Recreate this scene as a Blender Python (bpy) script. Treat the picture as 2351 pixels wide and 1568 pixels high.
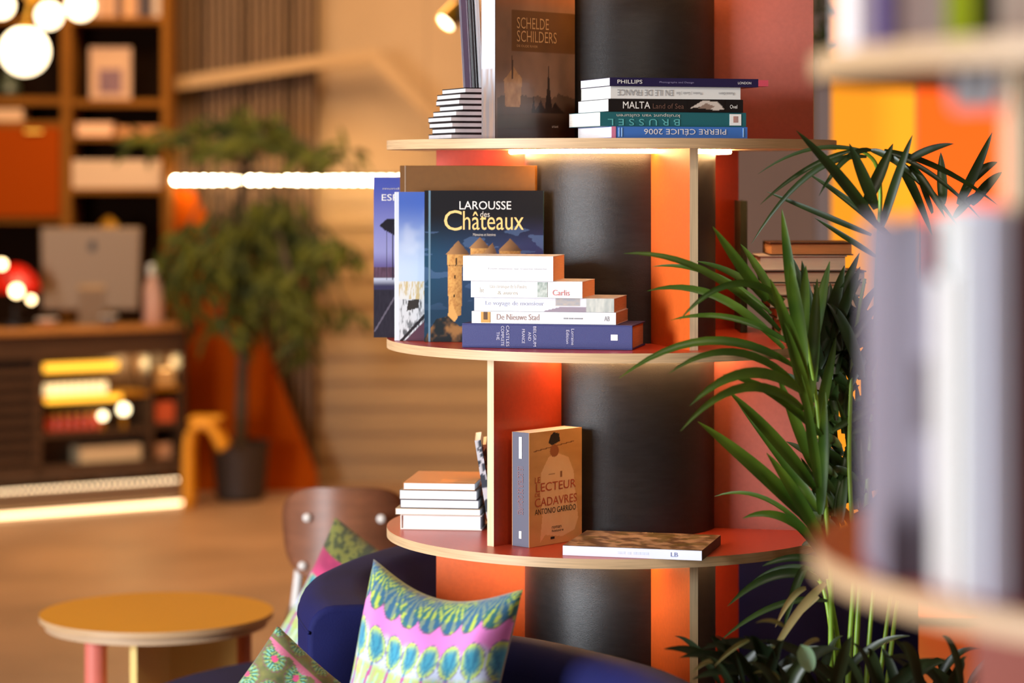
import bpy, math, random
import numpy as np
from mathutils import Matrix, Vector, noise

random.seed(7)
PI = math.pi
scene = bpy.context.scene
for o in list(bpy.data.objects):
    bpy.data.objects.remove(o)
COL = scene.collection

# ------------------------------------------------------------------ camera, world, big lights, exposure
F = 5750.0            # focal length in pixels of the 2351 px wide frame
CX, HY, EYE = 1175.5, 390.0, 1.6
cam = bpy.data.cameras.new('camera')
cam.sensor_width = 36.0
cam.lens = F * 36.0 / 2351.0
cam.shift_y = -(784.0 - HY) / 2351.0
cam.dof.use_dof = True
cam.dof.focus_distance = 4.68
cam.dof.aperture_fstop = 2.15
cam.clip_start = 0.05
cam_o = bpy.data.objects.new('camera', cam)
COL.objects.link(cam_o)
cam_o.location = (0, 0, EYE)
cam_o.rotation_euler = (PI / 2, 0, 0)
scene.camera = cam_o

vs = scene.view_settings
vs.view_transform = 'Standard'
vs.look = 'None'
vs.exposure = 0.0
vs.gamma = 1.0
vs.use_curve_mapping = False
scene.cycles.use_denoising = True
scene.cycles.max_bounces = 8
scene.cycles.sample_clamp_indirect = 6.0
scene.cycles.caustics_reflective = False
scene.cycles.caustics_refractive = False

w = bpy.data.worlds.new('daylight')
scene.world = w
w.use_nodes = True
w.node_tree.nodes['Background'].inputs[0].default_value = (0.75, 0.85, 1.0, 1)
w.node_tree.nodes['Background'].inputs[1].default_value = 1.2


def lamp(name, kind, loc, energy, color, size=None, size_y=None, target=None, spot=None, blend=0.5, radius=None):
    l = bpy.data.lights.new(name, kind)
    l.energy = energy
    l.color = color
    if kind == 'AREA':
        l.shape = 'RECTANGLE'
        l.size = size
        l.size_y = size_y or size
    if kind == 'SPOT':
        l.spot_size = spot
        l.spot_blend = blend
    if radius is not None and kind != 'AREA':
        l.shadow_soft_size = radius
    o = bpy.data.objects.new(name, l)
    COL.objects.link(o)
    o.location = loc
    if target is not None:
        d = Vector(target) - Vector(loc)
        o.rotation_euler = d.to_track_quat('-Z', 'Y').to_euler()
    return o


WARM = (1.0, 0.70, 0.40)
# daylight through the tall window in the left wall
lamp('window_light', 'AREA', (-5.05, 0.95, 1.75), 350, (0.90, 0.95, 1.0), 2.4, 2.5, target=(-0.4, 4.6, 1.2)).data.spread = math.radians(125)
# unseen warm lights, added to brighten the room
lamp('fill_area_back', 'AREA', (-0.7, 11.2, 3.25), 42, WARM, 2.6, 0.8, target=(-0.7, 12.2, 0.4))
lamp('fill_area_floor', 'AREA', (-1.6, 10.0, 3.28), 95, WARM, 2.0, 1.2, target=(-1.6, 10.2, 0))
lamp('fill_spot_front', 'SPOT', (1.1, 2.3, 3.3), 75, (1.0, 0.86, 0.68), spot=0.75, blend=0.8, radius=0.18, target=(0.1, 4.9, 1.35))  # unseen fill, added to brighten the faces turned right
lamp('fill_spot_seats', 'SPOT', (-1.6, 5.4, 3.25), 45, (1.0, 0.8, 0.55), spot=1.3, radius=0.15, target=(-0.75, 5.9, 0.4))
lamp('fill_spot_wall', 'SPOT', (-0.2, 10.0, 3.2), 44, (1.0, 0.77, 0.52), spot=1.2, blend=0.9, radius=0.12, target=(-0.35, 12.8, 1.7))


# ------------------------------------------------------------------ helpers
def lin(r, g, b):
    def f(c):
        c = c / 255.0
        return c / 12.92 if c <= 0.04045 else ((c + 0.055) / 1.055) ** 2.4
    return (f(r), f(g), f(b))


def X(px, Y):
    return (px - CX) / F * Y


def Z(py, Y):
    return EYE - (py - HY) / F * Y


def P(px, py, Y):
    return Vector((X(px, Y), Y, Z(py, Y)))


MATS = {}


def mat(name, rgb, rough=0.5, metal=0.0, emit=None, estr=0.0, var=0.0, vscale=40.0, bump=0.0, bscale=200.0,
        stretch=None, spec=0.5, coat=0.0, sheen=0.0):
    if name in MATS:
        return MATS[name]
    m = bpy.data.materials.new(name)
    m.use_nodes = True
    nt = m.node_tree
    b = nt.nodes['Principled BSDF']
    c = lin(*rgb)
    b.inputs['Base Color'].default_value = (*c, 1)
    b.inputs['Roughness'].default_value = rough
    b.inputs['Metallic'].default_value = metal
    b.inputs['Specular IOR Level'].default_value = spec
    b.inputs['Coat Weight'].default_value = coat
    if sheen:
        b.inputs['Sheen Weight'].default_value = sheen
        b.inputs['Sheen Roughness'].default_value = 0.4
    if emit:
        b.inputs['Emission Color'].default_value = (*emit, 1)
        b.inputs['Emission Strength'].default_value = estr
    if var or bump:
        tc = nt.nodes.new('ShaderNodeTexCoord')
        mp = nt.nodes.new('ShaderNodeMapping')
        nt.links.new(tc.outputs['Object'], mp.inputs['Vector'])
        if stretch:
            mp.inputs['Scale'].default_value = stretch
    if var:
        n = nt.nodes.new('ShaderNodeTexNoise')
        n.inputs['Scale'].default_value = vscale
        n.inputs['Detail'].default_value = 6
        nt.links.new(mp.outputs['Vector'], n.inputs['Vector'])
        r = nt.nodes.new('ShaderNodeValToRGB')
        r.color_ramp.elements[0].position = 0.3
        r.color_ramp.elements[1].position = 0.7
        r.color_ramp.elements[0].color = (*[x * (1 - var) for x in c], 1)
        r.color_ramp.elements[1].color = (*[min(1, x * (1 + var)) for x in c], 1)
        nt.links.new(n.outputs['Fac'], r.inputs['Fac'])
        nt.links.new(r.outputs['Color'], b.inputs['Base Color'])
    if bump:
        n2 = nt.nodes.new('ShaderNodeTexNoise')
        n2.inputs['Scale'].default_value = bscale
        n2.inputs['Detail'].default_value = 4
        nt.links.new(mp.outputs['Vector'], n2.inputs['Vector'])
        bp = nt.nodes.new('ShaderNodeBump')
        bp.inputs['Strength'].default_value = bump
        bp.inputs['Distance'].default_value = 0.004
        nt.links.new(n2.outputs['Fac'], bp.inputs['Height'])
        nt.links.new(bp.outputs['Normal'], b.inputs['Normal'])
    MATS[name] = m
    return m


def mat_attr(name, rough=0.4, coat=0.0, bump=0.0, sheen=0.0):
    """a printed surface: colour comes from the printed pattern stored per vertex"""
    if name in MATS:
        return MATS[name]
    m = bpy.data.materials.new(name)
    m.use_nodes = True
    nt = m.node_tree
    b = nt.nodes['Principled BSDF']
    b.inputs['Roughness'].default_value = rough
    b.inputs['Coat Weight'].default_value = coat
    if sheen:
        b.inputs['Sheen Weight'].default_value = sheen
    a = nt.nodes.new('ShaderNodeAttribute')
    a.attribute_name = 'Col'
    nt.links.new(a.outputs['Color'], b.inputs['Base Color'])
    if bump:
        tc = nt.nodes.new('ShaderNodeTexCoord')
        n2 = nt.nodes.new('ShaderNodeTexNoise')
        n2.inputs['Scale'].default_value = 600
        nt.links.new(tc.outputs['Object'], n2.inputs['Vector'])
        bp = nt.nodes.new('ShaderNodeBump')
        bp.inputs['Strength'].default_value = bump
        bp.inputs['Distance'].default_value = 0.002
        nt.links.new(n2.outputs['Fac'], bp.inputs['Height'])
        nt.links.new(bp.outputs['Normal'], b.inputs['Normal'])
    MATS[name] = m
    return m


class MB:
    def __init__(s):
        s.v = []
        s.f = []
        s.m = []

    def add(s, vs, fs, mi=0):
        k = len(s.v)
        s.v += [tuple(p) for p in vs]
        s.f += [tuple(i + k for i in f) for f in fs]
        s.m += [mi] * len(fs)

    def box(s, x0, x1, y0, y1, z0, z1, M=None, mi=0):
        vs = [(x, y, z) for z in (z0, z1) for y in (y0, y1) for x in (x0, x1)]
        if M is not None:
            vs = [M @ Vector(p) for p in vs]
        s.add(vs, [(0, 2, 3, 1), (4, 5, 7, 6), (0, 1, 5, 4), (2, 6, 7, 3), (0, 4, 6, 2), (1, 3, 7, 5)], mi)
        return s

    def bar(s, a, b, wx, wy, up=(0, 0, 1), mi=0):
        """a rectangular bar from a to b"""
        a, b = Vector(a), Vector(b)
        d = (b - a)
        L = d.length
        d.normalize()
        u = Vector(up)
        if abs(d.dot(u)) > 0.95:
            u = Vector((0, 1, 0))
        x = d.cross(u).normalized()
        y = x.cross(d)
        M = Matrix(((x.x, y.x, d.x, a.x), (x.y, y.y, d.y, a.y), (x.z, y.z, d.z, a.z), (0, 0, 0, 1)))
        return s.box(-wx / 2, wx / 2, -wy / 2, wy / 2, 0, L, M, mi)

    def prism(s, pts, z0, z1, M=None, mi=0, mi_side=None):
        n = len(pts)
        vs = [(p[0], p[1], z0) for p in pts] + [(p[0], p[1], z1) for p in pts]
        if M is not None:
            vs = [M @ Vector(p) for p in vs]
        k = len(s.v)
        s.v += [tuple(p) for p in vs]
        s.f += [tuple(k + i for i in reversed(range(n))), tuple(k + n + i for i in range(n))]
        s.m += [mi, mi]
        for i in range(n):
            j = (i + 1) % n
            s.f.append((k + i, k + j, k + n + j, k + n + i))
            s.m.append(mi if mi_side is None else mi_side)
        return s

    def cyl(s, c, r, z0, z1, n=48, r1=None, mi=0, mi_side=None, M=None):
        r1 = r if r1 is None else r1
        vs = [(c[0] + r * math.cos(2 * PI * i / n), c[1] + r * math.sin(2 * PI * i / n), z0) for i in range(n)]
        vs += [(c[0] + r1 * math.cos(2 * PI * i / n), c[1] + r1 * math.sin(2 * PI * i / n), z1) for i in range(n)]
        if M is not None:
            vs = [M @ Vector(p) for p in vs]
        k = len(s.v)
        s.v += [tuple(p) for p in vs]
        s.f += [tuple(k + i for i in reversed(range(n))), tuple(k + n + i for i in range(n))]
        s.m += [mi, mi]
        for i in range(n):
            j = (i + 1) % n
            s.f.append((k + i, k + j, k + n + j, k + n + i))
            s.m.append(mi if mi_side is None else mi_side)
        return s

    def tube(s, pts, radii, n=8, mi=0, closed=False):
        pts = [Vector(p) for p in pts]
        if not hasattr(radii, '__len__'):
            radii = [radii] * len(pts)
        k = len(s.v)
        N = len(pts)
        ref = Vector((0.3, 0.2, 0.93)).normalized()
        for i, p in enumerate(pts):
            if closed:
                d = pts[(i + 1) % N] - pts[i - 1]
            else:
                d = pts[min(i + 1, N - 1)] - pts[max(i - 1, 0)]
            d.normalize()
            rr = ref if abs(d.dot(ref)) < 0.95 else Vector((1, 0, 0))
            x = d.cross(rr).normalized()
            y = d.cross(x)
            for j in range(n):
                a = 2 * PI * j / n
                s.v.append(tuple(p + (x * math.cos(a) + y * math.sin(a)) * radii[i]))
        for i in range(N if closed else N - 1):
            i2 = (i + 1) % N
            for j in range(n):
                j2 = (j + 1) % n
                s.f.append((k + i * n + j, k + i * n + j2, k + i2 * n + j2, k + i2 * n + j))
                s.m.append(mi)
        if not closed:
            s.f.append(tuple(k + j for j in reversed(range(n))))
            s.f.append(tuple(k + (N - 1) * n + j for j in range(n)))
            s.m += [mi, mi]
        return s

    def lathe(s, c, prof, n=32, mi=0, M=None):
        """prof: (r, z) from bottom to top"""
        k = len(s.v)
        for (r, z) in prof:
            for i in range(n):
                a = 2 * PI * i / n
                p = Vector((c[0] + r * math.cos(a), c[1] + r * math.sin(a), c[2] + z))
                s.v.append(tuple(M @ p if M is not None else p))
        for q in range(len(prof) - 1):
            for i in range(n):
                j = (i + 1) % n
                s.f.append((k + q * n + i, k + q * n + j, k + (q + 1) * n + j, k + (q + 1) * n + i))
                s.m.append(mi)
        s.f.append(tuple(k + i for i in reversed(range(n))))
        s.f.append(tuple(k + (len(prof) - 1) * n + i for i in range(n)))
        s.m += [mi, mi]
        return s

    def sphere(s, c, r, n=24, m=14, mi=0):
        pr = [(max(1e-4, r * math.sin(PI * i / m)), -r * math.cos(PI * i / m)) for i in range(m + 1)]
        return s.lathe(c, pr, n, mi)

    def strip(s, rows, mi=0):
        """rows: list of equal-length point lists"""
        k = len(s.v)
        n = len(rows[0])
        for r in rows:
            s.v += [tuple(p) for p in r]
        for i in range(len(rows) - 1):
            for j in range(n - 1):
                s.f.append((k + i * n + j, k + i * n + j + 1, k + (i + 1) * n + j + 1, k + (i + 1) * n + j))
                s.m.append(mi)
        return s


MW = {}


def mesh_object(name, mb, m, smooth=False, bevel=0.0, seg=2, subsurf=0):
    me = bpy.data.meshes.new(name)
    me.from_pydata(mb.v, [], mb.f)
    ms = m if isinstance(m, (list, tuple)) else [m]
    for q in ms:
        me.materials.append(q)
    if len(ms) > 1:
        me.polygons.foreach_set('material_index', mb.m)
    if smooth:
        me.polygons.foreach_set('use_smooth', [True] * len(me.polygons))
    me.update()
    o = bpy.data.objects.new(name, me)
    COL.objects.link(o)
    if bevel:
        b = o.modifiers.new('bevel', 'BEVEL')
        b.width = bevel
        b.segments = seg
        b.limit_method = 'ANGLE'
        b.angle_limit = math.radians(40)
    if subsurf:
        b = o.modifiers.new('subsurf', 'SUBSURF')
        b.levels = subsurf
        b.render_levels = subsurf
    if smooth == 'angle':
        md = o.modifiers.new('split', 'EDGE_SPLIT')
        md.split_angle = math.radians(35)
    return o


def tag(o, label=None, cat=None, group=None, kind=None):
    if label:
        o['label'] = label
    if cat:
        o['category'] = cat
    if group:
        o['group'] = group
    if kind:
        o['kind'] = kind
    return o


def thing(name, label, cat, loc=(0, 0, 0), group=None, M=None):
    o = bpy.data.objects.new(name, None)
    COL.objects.link(o)
    o.empty_display_size = 0.05
    M = Matrix.Translation(Vector(loc)) if M is None else M
    o.matrix_world = M
    MW[o.name] = M.copy()
    return tag(o, label, cat, group)


def adopt(c, parent, local=False):
    c.parent = parent
    if parent.name in MW and not local:
        c.matrix_parent_inverse = MW[parent.name].inverted()
    return c


def part(name, mb, m, parent, local=False, label=None, **kw):
    o = mesh_object(name, mb, m, **kw)
    adopt(o, parent, local)
    if label:
        o['label'] = label
    return o


def solo(name, mb, m, label, cat, group=None, **kw):
    """a thing that is one mesh; its origin goes to the base of its bounding box"""
    vs = np.array(mb.v)
    c = Vector((vs[:, 0].mean(), vs[:, 1].mean(), vs[:, 2].min()))
    mb.v = [tuple(Vector(p) - c) for p in mb.v]
    o = mesh_object(name, mb, m, **kw)
    o.location = c
    return tag(o, label, cat, group)


def struct(name, mb, m, **kw):
    return tag(mesh_object(name, mb, m, **kw), kind='structure')


def dup(root, M, label=None):
    r = root.copy()
    COL.objects.link(r)
    r.matrix_world = M
    MW[r.name] = M.copy()
    if label:
        r['label'] = label
    for ch in list(root.children):
        c = ch.copy()
        COL.objects.link(c)
        c.parent = r
        for g in ch.children:
            d = g.copy()
            COL.objects.link(d)
            d.parent = c
    return r


def basis(x, y, z, o):
    return Matrix(((x[0], y[0], z[0], o[0]), (x[1], y[1], z[1], o[1]), (x[2], y[2], z[2], o[2]), (0, 0, 0, 1)))


def color_grid(fn, pos, nx, ny):
    """a printed sheet: fn(U,V)->(n,3) linear colours, pos(U,V)->(n,3) points"""
    u, v = np.meshgrid(np.linspace(0, 1, nx), np.linspace(0, 1, ny))
    U, V = u.ravel(), v.ravel()
    return pos(U, V), np.clip(fn(U, V), 0, 1)


def grid_object(name, pts, cols, nx, ny, m, smooth=False, flip=False):
    me = bpy.data.meshes.new(name)
    i = np.arange(nx * ny).reshape(ny, nx)
    f = np.stack([i[:-1, :-1], i[:-1, 1:], i[1:, 1:], i[1:, :-1]], -1).reshape(-1, 4)
    if flip:
        f = f[:, ::-1]
    me.from_pydata(pts.tolist(), [], f.tolist())
    set_col(me, cols)
    me.materials.append(m)
    if smooth:
        me.polygons.foreach_set('use_smooth', [True] * len(me.polygons))
    me.update()
    o = bpy.data.objects.new(name, me)
    COL.objects.link(o)
    return o


def set_col(me, cols):
    a = me.color_attributes.new('Col', 'FLOAT_COLOR', 'POINT')
    c4 = np.ones((len(cols), 4), dtype=np.float32)
    c4[:, :3] = cols
    a.data.foreach_set('color', c4.ravel())


FONT_CACHE = {}


def text_part(name, s, parent, M, w, h, m, local=True, extrude=0.0):
    """flat lettering fitted in a w x h box whose lower-left corner is M's origin (text along M's x, up along y)"""
    key = s
    if key not in FONT_CACHE:
        cu = bpy.data.curves.new('lettering', 'FONT')
        cu.body = s
        cu.resolution_u = 3
        t = bpy.data.objects.new('lettering', cu)
        COL.objects.link(t)
        dg = bpy.context.evaluated_depsgraph_get()
        me = bpy.data.meshes.new_from_object(t.evaluated_get(dg))
        vs = np.zeros(len(me.vertices) * 3)
        me.vertices.foreach_get('co', vs)
        fs = [tuple(p.vertices) for p in me.polygons]
        FONT_CACHE[key] = (vs.reshape(-1, 3), fs)
        bpy.data.objects.remove(t)
        bpy.data.curves.remove(cu)
        bpy.data.meshes.remove(me)
    vs, fs = FONT_CACHE[key]
    lo, hi = vs.min(0), vs.max(0)
    q = (vs - lo)
    q[:, 0] *= w / max(1e-6, hi[0] - lo[0])
    q[:, 1] *= h / max(1e-6, hi[1] - lo[1])
    mb = MB()
    mb.add([M @ Vector((a, b, 0)) for a, b, c in q], fs)
    o = mesh_object(name, mb, m)
    adopt(o, parent, local)
    return o


# numpy painting helpers ---------------------------------------------------
def L3(*rgb):
    return np.array(lin(*rgb))


def mixc(a, b, t):
    t = np.clip(np.asarray(t), 0, 1)[:, None]
    return a * (1 - t) + b * t


def sstep(a, b, x):
    t = np.clip((x - a) / (b - a), 0, 1)
    return t * t * (3 - 2 * t)


def inpoly(U, V, pts):
    ins = np.zeros(len(U), bool)
    n = len(pts)
    for i in range(n):
        x0, y0 = pts[i]
        x1, y1 = pts[(i + 1) % n]
        c = ((y0 > V) != (y1 > V))
        xi = (x1 - x0) * (V - y0) / ((y1 - y0) if y1 != y0 else 1e-9) + x0
        ins ^= c & (U < xi)
    return ins


def vnoise(U, V, s, seed=0.0, oct=3):
    out = np.zeros(len(U))
    amp, tot = 1.0, 0.0
    for k in range(oct):
        fs = s * 2 ** k
        x, y = U * fs + seed * 13.7, V * fs + seed * 7.3
        xi, yi = np.floor(x), np.floor(y)
        xf, yf = x - xi, y - yi
        h = lambda a, b: np.modf(np.abs(np.sin(a * 127.1 + b * 311.7 + seed) * 43758.5453))[0]
        sx, sy = xf * xf * (3 - 2 * xf), yf * yf * (3 - 2 * yf)
        n = (h(xi, yi) * (1 - sx) + h(xi + 1, yi) * sx) * (1 - sy) + (h(xi, yi + 1) * (1 - sx) + h(xi + 1, yi + 1) * sx) * sy
        out += amp * n
        tot += amp
        amp *= 0.5
    return out / tot


def put(c, mask, col):
    c[mask] = col
    return c


def solid(U, *rgb):
    return np.tile(L3(*rgb), (len(U), 1))
# ------------------------------------------------------------------ materials
m_floor = mat('floor_concrete', (170, 130, 94), rough=0.42, var=0.22, vscale=1.6, bump=0.15, bscale=60)
m_wall = mat('wall_plaster', (182, 148, 108), rough=0.75, var=0.05, vscale=3)
m_wall_dim = mat('wall_brown', (128, 98, 80), rough=0.7, var=0.05, vscale=3)
m_ceil = mat('ceiling_paint', (190, 170, 145), rough=0.9)
m_slat = mat('slat_wood', (122, 88, 52), rough=0.6, var=0.15, vscale=6, stretch=(8, 8, 0.6))
m_slatback = mat('slat_backing', (52, 38, 26), rough=0.9)
m_board = mat('wall_board', (168, 132, 84), rough=0.55, var=0.08, vscale=4, stretch=(0.6, 4, 4))
m_lam = mat('red_laminate', (182, 62, 36), rough=0.34, var=0.06, vscale=120, bump=0.05, bscale=500)
m_lamo = mat('orange_laminate', (200, 90, 30), rough=0.45, var=0.06, vscale=120, bump=0.05, bscale=500)
m_lams = mat('salmon_laminate', (146, 74, 60), rough=0.4, var=0.06, vscale=120, bump=0.05, bscale=500)
m_ply = mat('plywood_edge', (198, 164, 124), rough=0.5, var=0.16, vscale=9, stretch=(1.2, 1.2, 40))
m_plyv = mat('plywood_edge_upright', (216, 190, 152), rough=0.5, var=0.12, vscale=9, stretch=(40, 40, 1))
m_under = mat('pale_laminate', (226, 206, 176), rough=0.5)
m_col = mat('black_stained_ply', (33, 31, 32), rough=0.38, var=0.2, vscale=14, stretch=(2, 2, 10), bump=0.22, bscale=160)
m_led = mat('led_warm', (255, 220, 170), emit=(1.0, 0.58, 0.24), estr=75)
m_black = mat('matt_black', (22, 21, 22), rough=0.5)
m_white = mat('white_paint', (232, 230, 226), rough=0.5)
m_navy = mat('navy_velvet', (20, 23, 74), rough=0.8, var=0.18, vscale=7, bump=0.1, bscale=300, spec=0.2)
m_page = mat('page_paper', (226, 220, 208), rough=0.8, var=0.1, vscale=30, stretch=(1, 30, 1))
m_pagew = mat('page_white', (240, 238, 236), rough=0.8, var=0.05, vscale=30, stretch=(1, 30, 1))
m_pageb = mat('page_brown', (178, 138, 102), rough=0.85, var=0.14, vscale=30, stretch=(1, 30, 1))
m_paget = mat('page_tan_orange_lit', (222, 166, 118), rough=0.85, var=0.08, vscale=30, stretch=(1, 30, 1))  # tan paper, also used to colour in orange strip light on pages
m_print = mat_attr('printed_cover', rough=0.3, coat=0.15)
m_matt = mat_attr('printed_paper', rough=0.55)

# ------------------------------------------------------------------ room shell
ROOM = dict(x0=-5.2, x1=3.4, y0=-1.2, y1=12.85, h=3.4)


def room():
    r = ROOM
    mb = MB().box(r['x0'], r['x1'], r['y0'], r['y1'] + .2, -0.1, 0)
    struct('floor', mb, m_floor)
    struct('ceiling', MB().box(r['x0'], r['x1'], r['y0'], r['y1'] + .2, r['h'], r['h'] + .1), m_ceil)
    struct('wall_back', MB().box(r['x0'], r['x1'], r['y1'], r['y1'] + .2, 0, r['h']), m_wall)
    struct('wall_right', MB().box(r['x1'], r['x1'] + .2, r['y0'], r['y1'], 0, r['h']), m_wall_dim)
    struct('wall_front', MB().box(r['x0'], r['x1'], r['y0'] - .2, r['y0'], 0, r['h']), m_wall)
    # left wall with the window the daylight comes through
    wy0, wy1, wz0, wz1 = -0.3, 2.2, 0.45, 3.05
    mb = MB()
    mb.box(r['x0'] - .2, r['x0'], wy1, r['y1'], 0, r['h'])
    mb.box(r['x0'] - .2, r['x0'], r['y0'], wy0, 0, r['h'])
    mb.box(r['x0'] - .2, r['x0'], wy0, wy1, 0, wz0)
    mb.box(r['x0'] - .2, r['x0'], wy0, wy1, wz1, r['h'])
    struct('wall_left', mb, m_wall)
    mb = MB()
    for y in (wy0, wy1 - .05, .93):
        mb.box(r['x0'] - .14, r['x0'] - .08, y, y + .05, wz0, wz1)
    for z in (wz0, wz1 - .05):
        mb.box(r['x0'] - .14, r['x0'] - .08, wy0, wy1, z, z + .05)
    struct('window_1', mb, m_black)
    # vertical slats on the back wall
    Y = 12.66
    x0, x1 = X(388, Y), X(722, Y)
    mb = MB().box(x0, x1, Y + .06, r['y1'] - .002, 0, r['h'] - .01, mi=1)
    n = 20
    for i in range(n):
        x = x0 + (x1 - x0) * (i + .5) / n
        wd = (x1 - x0) / n * (0.55 if i % 6 != 4 else 0.25)
        mb.box(x - wd / 2, x + wd / 2, Y, Y + .07, 0, r['h'] - .01)
    struct('trim_1', mb, [m_slat, m_slatback])
    # raised ledge that runs level, then steps down to the right
    pts = [(403, 177), (722, 128), (862, 112), (1000, 252), (1150, 404)]
    Yl = 12.52
    low = [(1150, 440), (985, 276), (850, 142), (722, 158), (403, 207)]
    mb = MB().prism([(X(a, Yl), Z(b, Yl)) for a, b in pts + low], 0, .13, M=basis((1, 0, 0), (0, 0, 1), (0, -1, 0), (0, Yl + .13, 0)))
    struct('trim_2', mb, mat('ledge_paint', (176, 138, 90), rough=0.6))
    # horizontal boards on the lower back wall
    mb = MB()
    x0, x1 = X(727, 12.8), X(1900, 12.8)
    z = 0.0
    k = 0
    while z < Z(436, 12.8) - .06:
        M = Matrix.Translation((0, 12.78, z)) @ Matrix.Rotation(math.radians(-7), 4, 'X')
        mb.box(x0, x1, 0, .02, 0, .128, M)
        z += .13
        k += 1
    struct('trim_3', mb, m_board)
    # brown partition and grey post behind the right of the bookcase
    Yp = 8.6
    struct('wall_partition', MB().box(X(1560, Yp), X(1872, Yp), Yp, Yp + .15, 0, r['h'] - .01), m_wall_dim)
    struct('trim_4', MB().box(X(1872, Yp) + .002, X(1906, Yp), Yp - .03, Yp + .18, 0, r['h'] - .01),
           mat('post_grey', (140, 122, 116), rough=0.5))


room()


# ------------------------------------------------------------------ round bookcases round a black column
def divider_pts(cx, cy, a, r0, r1, th):
    d = Vector((math.sin(a), -math.cos(a)))
    n = Vector((math.cos(a), math.sin(a)))
    c = Vector((cx, cy))
    return [c + d * r0 - n * th / 2, c + d * r1 - n * th / 2, c + d * r1 + n * th / 2, c + d * r0 + n * th / 2]


def bookcase(label, colc, colr, discc, discr, shelves, bays, ztop, under):
    root = thing('round_bookcase', label, 'bookcase', (colc[0], colc[1], 0))
    mb = MB().cyl(colc, colr, 0.0, ztop, n=96)
    part('column', mb, m_col, root, smooth='angle', label='black stained plywood column')
    for (zt, led) in shelves:
        mb = MB().cyl(discc, discr, zt - .018, zt, n=160, mi=0, mi_side=1)
        mb.m[0] = 2       # pale underside
        sh = part('shelf', mb, [m_lam, m_ply, under], root, smooth='angle')
        if led:
            n = 96
            ring = [(colc[0] + .218 * math.cos(2 * PI * i / n), colc[1] + .218 * math.sin(2 * PI * i / n), zt - .018 - .0045) for i in range(n)]
            part('led_strip', MB().tube(ring, .0042, n=8, closed=True), m_led, sh, smooth=True, label='glowing warm white light strip')
    for (z0, z1, a, r, ml) in bays:
        pts = divider_pts(colc[0], colc[1], math.radians(a), colr - .004, r, .0165)
        mb = MB()
        mb.prism(pts, z0, z1)
        # the outer end shows the plywood layers
        mb.m = [0, 0, 0, 1, 0, 0]
        part('divider', mb, [ml, m_plyv], root)
    return root


ZS = [2.05, 1.658, 1.266, 0.892, 0.36]
CC, CR = (0.2157, 5.0), 0.19
DC, DR = (0.1975, 5.0), 0.447
A1, A2 = (18.3, 138.3, -101.7), (-41.7, 78.3, 198.3)
bays = []
for (zt, zb, an) in ((ZS[0], ZS[1], A2), (ZS[1], ZS[2], A1), (ZS[2], ZS[3], A2), (ZS[3], ZS[4], A1), (ZS[4], 0.09, A2)):
    for a in an:
        bays.append((zb, zt - .018, a, .385 if a != -101.7 else .375, m_lams if a == 78.3 else (m_lamo if a == 18.3 or (a == -101.7 and zb < .4) else m_lam)))
bookcase('round plywood bookcase with red shelves around a black column, sharp in the centre',
         CC, CR, DC, DR, [(z, True) for z in ZS[:4]] + [(ZS[4], False)], bays, ROOM['h'], m_under)
# nearer bookcase, mostly outside the frame on the right
FC = (0.69, 2.0)
FZ = [1.692, 1.296, 0.93, 0.55]
fb = []
for (z0, z1, an) in ((FZ[0], 2.07, (1, 121, -119)), (FZ[1], FZ[0] - .018, (-59, 61, 181)), (FZ[2], FZ[1] - .018, (1, 121, -119)),
                     (FZ[3], FZ[2] - .018, (-59, 61, 181)), (0.1, FZ[3] - .018, (1, 121, -119))):
    for a in an:
        fb.append((z0, z1, a, .33 if a == -119 else .385, m_lams if a == -119 else m_lam))
bookcase('blurred round plywood bookcase close to the camera, cut off by the right edge', FC, CR, FC, DR,
         [(2.088, False)] + [(z, False) for z in FZ], fb, ROOM['h'], mat('dark_laminate', (74, 44, 36), rough=.45))


# ------------------------------------------------------------------ books
def book(label, M, w, h, t, cover, pages, group=None, hard=True, ct=None, spine=None, cat='book', name='book', round_spine=0.0, bend=None):
    """local frame: x from spine to fore edge, z up the page, front cover at y=0, back cover at y=t"""
    root = thing(name, label, cat, M=M, group=group)
    ct = ct or (.0026 if hard else .0009)
    ins = .0035 if hard else .0004
    mb = MB()
    mb.box(0, w, 0, ct, 0, h)
    mb.box(0, w, t - ct, t, 0, h)
    mb.box(0, ct, ct * .9, t - ct * .9, 0, h, mi=1)
    part('cover', mb, [cover, spine or cover], root, local=True, bevel=.0007 if hard else 0.0)
    part('page_block', MB().box(ct, w - ins, ct, t - ct, ins, h - ins), pages, root, local=True)
    return root


def front_print(root, w, h, fn, nx=90, ny=120, x0=0.0, x1=1.0, z0=0.0, z1=1.0, name='cover_picture', y=-.0006, m=None):
    def pos(U, V):
        return np.stack([(x0 + U * (x1 - x0)) * w, np.full(len(U), y), (z0 + V * (z1 - z0)) * h], 1)
    pts, cols = color_grid(fn, pos, nx, ny)
    o = grid_object(name, pts, cols, nx, ny, m or m_print)
    return adopt(o, root, True)


def spine_print(root, t, h, fn, nx=14, ny=120, name='spine_picture', x=-.0006, m=None):
    """U runs from back cover to front cover, V up the book"""
    def pos(U, V):
        return np.stack([np.full(len(U), x), t * (1 - U), V * h], 1)
    pts, cols = color_grid(fn, pos, nx, ny)
    o = grid_object(name, pts, cols, nx, ny, m or m_print)
    return adopt(o, root, True)


def stand(o, xdir, lean=0.0, roll=0.0):
    """upright book: o = lower corner at the spine on the front cover, xdir = direction spine -> fore edge (x, y)"""
    x = Vector((xdir[0], xdir[1], 0)).normalized()
    z = Vector((0, 0, 1))
    y = z.cross(x)
    M = basis(x, y, z, o)
    if roll:
        M = M @ Matrix.Rotation(roll, 4, 'Y')
    if lean:
        M = M @ Matrix.Rotation(-lean, 4, 'X')
    return M


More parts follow.
